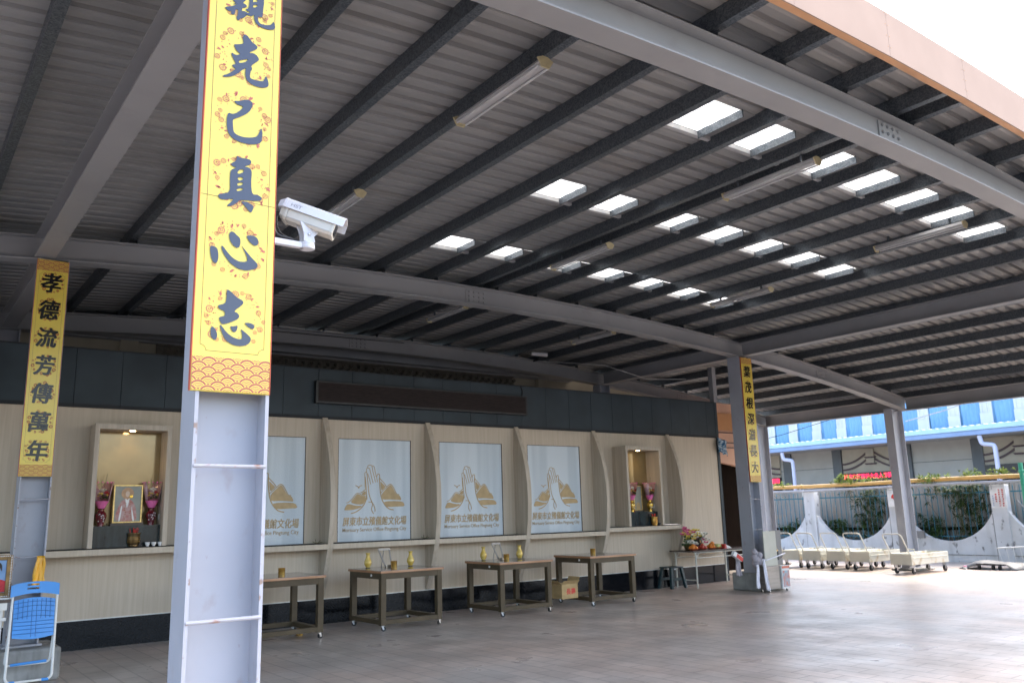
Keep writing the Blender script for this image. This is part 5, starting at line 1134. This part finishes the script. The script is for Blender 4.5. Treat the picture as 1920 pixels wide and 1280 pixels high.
# ---------------------------------------------------------------- trolleys
def trolley():
    t = thing('platform_trolley', 'x', 'trolley', (0,0,0), 'cream platform trolleys parked by the boundary wall')
    L, w_, z0, z1 = 1.45, .25, .195, .43
    b = MB(); b.box(0,.012,-w_,w_,z0,z1); b.box(L-.012,L,-w_,w_,z0,z1); b.box(.012,L-.012,-w_,-w_+.012,z0,z1); b.box(.012,L-.012,w_-.012,w_,z0,z1); b.box(.012,L-.012,-w_+.012,w_-.012,z0+.10,z0+.115)
    for s in (-1,1): b.box(.05,L-.05,s*w_-(.0 if s > 0 else .012),s*w_+(.012 if s > 0 else 0),z0+.13,z0+.155)
    tr = b.build('tray', 'cream', t, bevel=.008)
    b = MB(); b.tube(bend([(.02,-w_+.03,.36),(-.0,-w_+.03,.44),(-.26,-w_+.03,.86),(-.26,w_-.03,.86),(-.0,w_-.03,.44),(.02,w_-.03,.36)],.09,6),.0135,10); b.build('push_handle', 'cream_tube', t, smooth=True)
    b = MB(); b.tube(bend([(.42,-.09,.31),(.42,-.09,.51),(.42,.09,.51),(.42,.09,.31)],.03,4),.010,8); b.build('inner_bracket', 'cream_tube', t, smooth=True)
    for x in (.11,L-.13):
        for s in (-1,1):
            y = s*(w_-.05); r = .065; yaw = .25*s if x < .5 else .05
            b = MB(); b.box(x-.04,x+.04,y-.04,y+.04,z0-.008,z0)
            for q in (-.026,.022): b.hexa([(x-.03,y+q,z0-.008),(x+.03,y+q,z0-.008),(x+.03,y+q+.004,z0-.008),(x-.03,y+q+.004,z0-.008),(x+.0,y+q,r-.01),(x+.04,y+q,r-.01),(x+.04,y+q+.004,r-.01),(x,y+q+.004,r-.01)])
            c = b.build('caster', 'chrome', t)
            b = MB(); b.lathe([(r*.5,-.02),(r*.95,-.018),(r,-.01),(r,.01),(r*.95,.018),(r*.5,.02)], (x+.022,y,r), 18, 'y'); b.build('wheel', 'rubber', c)
    return t
tr = trolley()
TR = [(18.55,13.19,.02,'cream platform trolley farthest left, half hidden by the beige cabinet'),(18.52,12.57,.0,'second cream trolley in the row, standing below the narrow white wall pillar'),(18.55,11.92,-.02,'middle one of the five cream platform trolleys'),(18.5,11.28,.0,'cream trolley just left of the grey canopy column, fourth in the row'),(18.0,10.0,-.06,'separate cream trolley in front of the grey canopy column, rightmost of the five')]
for i, (x, y, a, lb) in enumerate(TR):
    o = tr if i == 0 else copy_tree(tr)
    o.location = (x,y,0); o.rotation_euler = (0,0,a); o['label'] = lb
# low cart; its grey cover is made up over a smear on the paving
lc = thing('covered_cart', 'low cart on black wheels under a made-up grey tarpaulin by the white wall', 'cart', (20.3,9.5,0))
b = MB(); v = []; f = []; hs_ = [.02,.08,.14,.19,.185,.165,.155,.15,.148,.14,.09,.025]
for j in range(7):
    for i, h in enumerate(hs_): v.append((20.0+.14*j+.02*math.sin(i), 9.75-.115*i+.02*math.sin(j*2), max(.012,h*(1-.05*abs(j-3))-(.08 if j == 0 and (i < 5 or i > 9) else 0))))
for j in range(6):
    for i in range(11): f.append((j*12+i,(j+1)*12+i,(j+1)*12+i+1,j*12+i+1))
b.add(v, f); b.build('cover', 'smear', lc, smooth=True, solid=.006)
b = MB(); b.box(20.02,20.8,8.75,9.36,.10,.13); b.build('deck', 'black', lc)
for y in (9.30,9.0,8.86):
    b = MB(); b.lathe([(.03,-.018),(.055,-.018),(.055,.018),(.03,.018)], (20.03,y,.055), 16, 'y'); b.build('wheel', 'rubber', lc)
wc = thing('wire_cart', 'white wire basket cart at the right edge, by the white wall', 'cart', (20.9,8.7,0))
b = MB(); b.tube([(20.9,9.25,.43),(20.9,8.0,.50)],.014,8); b.tube([(21.35,9.25,.43),(21.35,8.0,.50)],.014,8); b.tube([(20.9,9.25,.43),(21.35,9.25,.43)],.012,8); each(b, 'top_rail', 'white_tube', wc)
b = MB()
for k in range(9): y = 9.20-.15*k; b.tube([(20.9,y+.03 if k == 0 else y,.43+.05*k/8),(20.92,y-.03,.09)],.006,6)
b.tube([(20.92,9.15,.09),(20.92,8.0,.09)],.010,6); b.tube([(21.3,9.15,.09),(21.3,8.0,.09)],.010,6); each(b, 'basket_wire', 'white_tube', wc)
for y in (9.02,8.3):
    b = MB(); b.lathe([(.02,-.015),(.04,-.015),(.04,.015),(.02,.015)], (20.92,y,.04), 14, 'y'); b.build('wheel', 'rubber', wc)
t = thing('paper_cup', 'small white and red paper cup on the paving by the covered cart', 'cup', (19.9,9.55,0)); b = MB(); b.lathe([(.03,.0),(.04,.09),(.037,.09)], (19.9,9.55,0), 14); q = b.build('body', 'paper', t); b = MB(); b.lathe([(.0398,.07),(.0412,.088),(.0405,.089)], (19.9,9.55,0), 14); b.build('rim_band', 'pink', q)

# ---------------------------------------------------------------- boundary wall, railing, pipes
XW = 22.3; PY = [25.8,23.1,20.4,17.7,15.0,12.35,9.66,6.98,4.3]; PW = .18; TH = .16; ZW = 1.9
wl = thing('boundary_wall', 'weathered white boundary wall with scooped bays between square pillars', 'wall', (XW,12,0))
for y in PY:
    b = MB(); b.box(XW-.04,XW+TH+.04,y-PW,y+PW,0,ZW); p = b.build('pillar', 'wallwhite', wl, bevel=.01)
    b = MB(); b.box(XW-.025,XW+.02,y+PW+.001,y+PW+.02,0,1.2); b.build('pillar_groove', 'concrete', p)
for i in range(len(PY)-1):
    ya, yb_ = PY[i]-PW-.001, PY[i+1]+PW+.001; yc = (ya+yb_)/2; hw = (ya-yb_)/2; lowz = .52; r = 1.28; n = 24
    P = [(ya,0)]+[(yc+hw*math.cos(PI*k/n), lowz+r-math.sqrt(max(0,r*r-(hw*math.cos(PI*k/n))**2))) for k in range(n+1)]+[(yb_,0)]
    b = MB(); b.prism(P, 'x', XW, XW+TH); b.build('scooped_panel', 'wallwhite', wl)
    b = MB(); b.box(XW-.012,XW-.001,yb_+.0,ya-.0,.17,.19); b.build('base_crack', 'concrete', wl)
rl = thing('blue_railing', 'teal blue steel railing standing in the scoops of the white wall', 'fence', (XW+.25,12,0))
for i in range(1, len(PY)-1):
    ya, yb_ = PY[i]-PW-.01, PY[i+1]+PW+.01
    b = MB(); b.box(XW+.235,XW+.265,yb_,ya,1.71,1.745); b.box(XW+.235,XW+.265,yb_,ya,.62,.65); each(b, 'rail', 'rail_blue', rl)
    if i < 7:
        k = 0; y = yb_+.07
        while y < ya-.03:
            b = MB(); b.box(XW+.243,XW+.257,y-.008,y+.008,.3,1.86); b.prism([(y-.008,1.86),(y+.008,1.86),(y,1.90)], 'x', XW+.243, XW+.257); b.build('picket', 'rail_blue', rl); y += .155
sw = thing('sheet_fence', 'grey corrugated metal sheet fence behind the bamboo and blue railing', 'fence', (XW+.62,12,0))
b = MB(); y = 3.0; v = []; f = []; k = 0
while y < 27: v += [(XW+.62+(.03 if (k//1)%2 else 0),y,0),(XW+.62+(.03 if k%2 else 0),y,2.0)]; y += .055; k += 1
for i in range(k-1): f.append((2*i,2*i+2,2*i+3,2*i+1))
b.add(v, f); b.build('sheet', 'sheetwall', sw, solid=.004)
b = MB(); b.box(XW+.55,XW+.615,3,27,.78,.86); b.build('rail', 'gate', sw)
def pipe(name, label, mat, z_a, z_b, x, r, seg):
    t = thing(name, label, 'pipe', (x,12,z_a))
    P = [(x+.01*math.sin(k*1.3),26-22*k/12,z_a+(z_b-z_a)*k/12+.012*math.sin(k*1.7)) for k in range(13)]
    b = MB(); b.tube(P, r, 12); b.build('pipe_run', mat, t, smooth=True)
    for y in seg:
        b = MB(); zz = z_a+(z_b-z_a)*(26-y)/22+.0; b.lathe([(r+.004,-.03),(r+.008,-.025),(r+.008,.025),(r+.004,.03)], (x,y,zz), 12, 'y'); b.build('pipe_clip', 'chrome' if mat == 'pipe_g' else mat, t)
    b = MB()
    for y in seg[::2]: b.box(x-.012,x+.012,y+.05,y+.07,z_a-.16,z_a-.02)
    each(b, 'bracket', 'chrome', t)
pipe('yellow_pipe','ochre yellow pipe running along the top of the white wall','pipe_y',2.075,2.09,XW-.06,.052,[22,18.4,15.2,12.25,10.2,9.5,6])
pipe('grey_pipe','grey conduit pipe running just below the yellow pipe on the white wall','pipe_g',1.945,1.965,XW-.10,.034,[22,18,15.1,12.4,9.7,7])
b = MB(); b.box(XW-.085,XW-.045,y_:=12.38-.13,12.38+.13,1.42,1.86); sg = tag(b.build('pillar_sign', 'paper'), 'faded white notice with a red flame mark on the pillar by the canopy column', 'sign')
b = MB(); b.add(*on_left(flat([chaikin([(.02,.10),(-.05,.02),(-.03,-.05),(.0,-.02),(.03,-.10),(.05,-.02)])],.002), XW-.0855, 12.36, 1.68, .002)); b.build('red_mark', 'red', sg)
b = MB(); b.box(XW-.06,XW-.0405,9.46,9.83,1.33,1.83); sg = tag(b.build('pillar_sign', 'paper'), 'white notice with columns of red characters on the right pillar', 'sign')
b = MB()
for (s, yy, z1, n_) in (('請勿在此停放車輛',9.535,1.77,8),('以免影響公務通行',9.615,1.77,8),('敬請配合',9.695,1.66,4)):
    for k in range(n_): b.add(*on_left(text(s[k], .05, .002, .03, 0, (.05,.045)), XW-.0605, yy, z1-.055*k, .002))
b.build('red_lettering', 'red', sg)
b = MB()
for k in range(6): b.add(*on_left(text('屏東市公所啟'[k], .03, .002, .02, 0, (.026,.03)), XW-.0605, 9.77, 1.62-.045*k, .002))
b.build('blue_lettering', 'blue_rib', sg)
t = thing('green_post', 'green painted steel post with bracket at the right edge of view', 'post', (21.8,8.85,0)); b = MB(); b.tube([(21.8,8.85,0),(21.8,8.85,2.38)],.05,14); b.build('post', 'green_post', t); b = MB(); b.lathe([(.052,2.15),(.06,2.16),(.06,2.2),(.052,2.21)], (21.8,8.85,0), 14); b.box(21.8,21.86,8.7,8.85,2.16,2.2); b.build('bracket', 'green_post', t)
b = MB(); b.tube([(21.95,8.95,1.55),(22.0,8.2,.6)],.022,8); tag(b.build('metal_tube', 'chrome'), 'bright metal tube leaning against the blue railing at the right edge', 'tube', 'metal tubes leaning at the right edge')
b = MB(); b.tube([(22.2,9.2,1.50),(22.2,8.6,.65)],.018,8); tag(b.build('metal_tube', 'paint_dark'), 'dull dark tube leaning left of the bright one at the right edge', 'tube', 'metal tubes leaning at the right edge')
b = MB(); b.box(XW-.10,XW-.002,11.62,11.84,.60,.78); tag(b.build('junction_box', 'cabdark', bevel=.006), 'small grey junction box on the white wall beside the canopy column', 'box')
b = MB(); b.tube([(23.2,12.35,2.05),(23.6,12.9,2.5)],.02,6); tag(b.build('bamboo_pole', 'pipe_y'), 'thin brown pole slanting up behind the yellow pipe', 'pole')
# plants
def bamboo(x, y, z0, z1, sp, n, label, mat, seed, group, lf=.17):
    rnd = random.Random(seed); t = thing('bamboo_shrub' if mat == 'leaf' else 'creeping_plant', label, 'plant', (x,y,0), group)
    n = int(n*1.9); b = MB(); tips = []
    for k in range(max(3,n//9)):
        p = Vector((x+rnd.uniform(-.1,.1),y+rnd.uniform(-.15,.15)*sp*3,0 if mat == 'leaf' else z0-.3)); q = Vector((x+rnd.uniform(-.3,.2),y+rnd.uniform(-1,1)*sp,rnd.uniform(z0+(z1-z0)*.5,z1))); m_ = (p+q)/2+Vector((0,0,.15)); b.tube([p,m_,q],.007,5,True,.003); tips += [q,(m_+q)/2]
    b.build('stem', 'stem', t)
    b = MB()
    for k in range(n):
        c = Vector((x+rnd.uniform(-.22,.2),y+rnd.gauss(0,.45)*sp,z0+(z1-z0)*rnd.random()**.8)) if rnd.random() < .75 else rnd.choice(tips)+Vector((rnd.uniform(-.1,.1),rnd.uniform(-.15,.15),rnd.uniform(-.1,.1)))
        base = rnd.uniform(0,2*PI)
        for j in range(rnd.randint(5,9)):
            a = base+rnd.uniform(-1.3,1.3); e = rnd.uniform(-1.0,.5) if mat == 'leaf' else rnd.uniform(-.2,1.2); d = Vector((math.cos(a)*math.cos(e),math.sin(a)*math.cos(e),math.sin(e)))*lf*rnd.uniform(.6,1.2)
            s_ = d.cross(Vector((0,0,1))).normalized()*lf*.085; dn = Vector((0,0,-.02))
            b.add([c,c+d*.4-s_,c+d+dn,c+d*.4+s_,c+d*.45+Vector((0,0,.008))], [(0,1,4),(1,2,4),(2,3,4),(3,0,4)])
    b.build('foliage', mat, t)
G1 = 'bamboo shrubs behind the white wall'; G2 = 'creepers on top of the white wall'
bamboo(22.66,13.35,.5,1.95,.50,85,'big dark bamboo shrub left of the grey canopy column','leaf',1,G1)
bamboo(22.66,14.35,.45,1.1,.38,40,'small low bamboo plant beside the narrow white pillar','leaf',2,G1)
bamboo(22.66,10.55,.55,1.95,.50,80,'tall bamboo shrub filling the right scoop of the wall','leaf',3,G1)
bamboo(22.66,11.5,.5,1.15,.42,45,'low bamboo shrub at the left of the right scoop, behind the canopy column','leaf',4,G1)
bamboo(22.66,15.9,.5,1.05,.35,32,'low bamboo plant seen just right of the beige cabinet','leaf',5,G1)
bamboo(22.66,10.9,1.65,1.95,.9,40,'dark bamboo fringe hanging under the pipes right of the canopy column','leaf',12,G1)
bamboo(22.35,13.75,2.0,2.34,.42,40,'bright yellow green creeper spilling over the pipes left of the canopy column','leaf_y',6,G2,.15)
bamboo(22.45,13.1,2.05,2.22,.42,22,'thin yellow green creeper trailing right of the brightest one','leaf_y',7,G2,.13)
bamboo(22.4,16.2,2.05,2.2,.8,26,'thin creeper at the far left end of the yellow pipe','leaf_y',8,G2,.12)
bamboo(22.3,11.2,1.98,2.2,.55,34,'yellow green creeper just right of the canopy column','leaf_y',9,G2,.13)
bamboo(22.45,10.35,2.08,2.24,.3,20,'small tuft of creeper above the middle of the right scoop','leaf_y',10,G2,.12)
bamboo(22.5,9.6,2.1,2.26,.35,24,'tuft of creeper in front of the right downpipe','leaf_y',11,G2,.12)

# ---------------------------------------------------------------- blue and white hall beyond the wall
bh = thing('blue_hall', 'large hall with sky blue and white cladding above a blue edged awning', 'building', (32,17,0))
XH = 32.0
b = MB(); b.box(XH,XH+.2,2,34,0,3.95); b.build('grey_wall', 'grey_wall', bh)
b = MB()
for z in (1.6,3.02): b.box(XH-.006,XH-.001,2,34,z,z+.02)
each(b, 'wall_seam', 'dark_col', bh)
b = MB(); k = 0; y = 2.0; v = []; f = []
while y < 34.01: v += [(XH+.05+(.04 if k%2 else 0),y,3.9),(XH+.05+(.04 if k%2 else 0),y,5.8)]; y += .085; k += 1
for i in range(k-1): f.append((2*i,2*i+1,2*i+3,2*i+2))
b.add(v, f); b.build('blue_cladding', 'blue_wall', bh, solid=.004)
py = 22.03-1.16*9
for i in range(22):
    y = 22.03+1.167*(8-i) if False else 4.55+1.165*i
    b = MB(); w_ = .21
    for q in range(5): b.box(XH+.005+(.012 if q%2 else 0),XH+.05,y-w_+.084*q+.001,y-w_+.084*(q+1)-.001,4.667,5.82)
    p = b.build('white_pilaster', 'white_wall', bh)
    b = MB(); b.box(XH-.03,XH+.004,y-w_-.01,y+w_+.01,4.02,4.66); b.build('pilaster_base', 'white_wall', p)
b = MB(); b.box(XH+.1,XH+12,2,34,5.60,5.75); b.build('roof', 'white_wall', bh)
# awning roof with gutter
b = MB(); v = []; f = []; k = 0; y = 2.0
while y < 34: v += [(30.0,y,4.065+(.025 if k%2 else 0)),(XH-.05,y,4.17+(.025 if k%2 else 0))]; y += .12; k += 1
for i in range(k-1): f.append((2*i,2*i+2,2*i+3,2*i+1))
b.add(v, f); b.build('awning_sheet', 'awn', bh, solid=.006)
b = MB(); b.box(XH-.07,XH-.035,2,34,4.14,4.235); b.build('flashing', 'white_wall', bh)
b = MB(); b.box(29.86,30.0,2,34,3.90,4.06); b.build('gutter_lip', 'gutter_lit', bh, bevel=.01)
b = MB(); b.box(29.90,30.02,2,34,3.73,3.899); b.build('gutter', 'gutter', bh, bevel=.02)
b = MB(); b.add([(30.03,2,3.72),(30.03,34,3.72),(XH-.001,34,3.78),(XH-.001,2,3.78)], [(0,1,2,3)]); b.build('soffit', 'grey_wall', bh, solid=.01)
for y in (20.0,17.02,14.34,11.4,22.43+.0,25.65,28.6):
    b = MB(); b.box(XH-.10,XH-.001,y-.2,y+.2,0,3.75); b.build('dark_pillar', 'dark_col', bh)
for yc in (18.5,12.87,24.1):
    b = MB(); b.box(XH-.05,XH-.007,yc-1.27,yc+1.27,2.78,3.74); p = b.build('portal_panel', 'khaki', bh)
    def swoop(z_top, z_low, s): return [(yc+s*(.16+1.1*k/12), z_low+(z_top-z_low)*(1-k/12)**2.0) for k in range(13)]
    b = MB()
    for (zt_, zl_, th) in ((3.60,3.18,.075),(3.34,2.95,.075)):
        for s in (-1,1):
            C_ = swoop(zt_, zl_, s); P = C_+[(p_[0],p_[1]-th) for p_ in C_[::-1]]; b.prism(P, 'x', XH-.10, XH-.051)
    each(b, 'curved_moulding', 'maroon', p)
    b = MB(); b.box(XH-.13,XH-.051,yc-.17,yc+.17,3.40,3.70); b.box(XH-.13,XH-.051,yc-.17,yc+.17,3.14,3.33); each(b, 'keystone_block', 'khaki', p)
    b = MB()
    for z in (3.335,3.075): b.prism([(yc-.25,z+.06),(yc+.25,z+.06),(yc+.19,z),(yc-.19,z)], 'x', XH-.15, XH-.051)
    each(b, 'block_cap', 'maroon', p)
    b = MB(); b.box(XH-.12,XH-.002,yc-1.27,yc+1.27,2.45,2.775); lb_ = b.build('led_board', 'ledframe', bh)
    b = MB(); s = '屏東市殯葬科大夫人停靈區間'; n_ = len(s)
    if yc != 12.87:
        for k in range(n_): b.add(*on_left(text(s[k], .2, .004, .012, 0, (.175,.20)), XH-.121, yc+1.14-2.28*k/(n_-1), 2.63, .004))
        b.build('led_text', 'ledred', lb_)
    b = MB(); b.box(XH-.03,XH-.002,yc-1.27,yc+1.27,0,2.44); b.build('opening_shade_panel', 'void_shade', bh)  # dark panel on the wall, painted as the shade of an opening
b = MB(); b.box(XH-.25,XH-.15,2,34,2.28,2.36); b.build('door_canopy_strip', 'grey_wall', bh)
for y in (20.83,12.9,28.7):
    b = MB(); b.tube(bend([(29.95,y+.42,3.70),(29.97,y+.38,3.42),(30.05,y+.02,3.36),(30.05,y,3.2),(30.05,y,0)],.08),.075,12); b.build('downpipe', 'downpipe', bh, smooth=True)
for (y0, z0, y1, z1, lb) in ((23.5,4.1,18.2,4.85,'thin dark overhead wire crossing the blue cladding on the left'),(15.6,4.40,12.6,5.05,'twisted pale overhead wire crossing the blue cladding on the right')):
    b = MB(); b.tube([(29.5,y0,z0),(29.5,(y0+y1)/2,(z0+z1)/2-.08),(29.5,y1,z1),(29.5,y1-4,z1+.9)],.012 if y0 > 20 else .02,5); tag(b.build('overhead_wire', 'wire' if y0 > 20 else 'whitewire'), lb, 'wire')
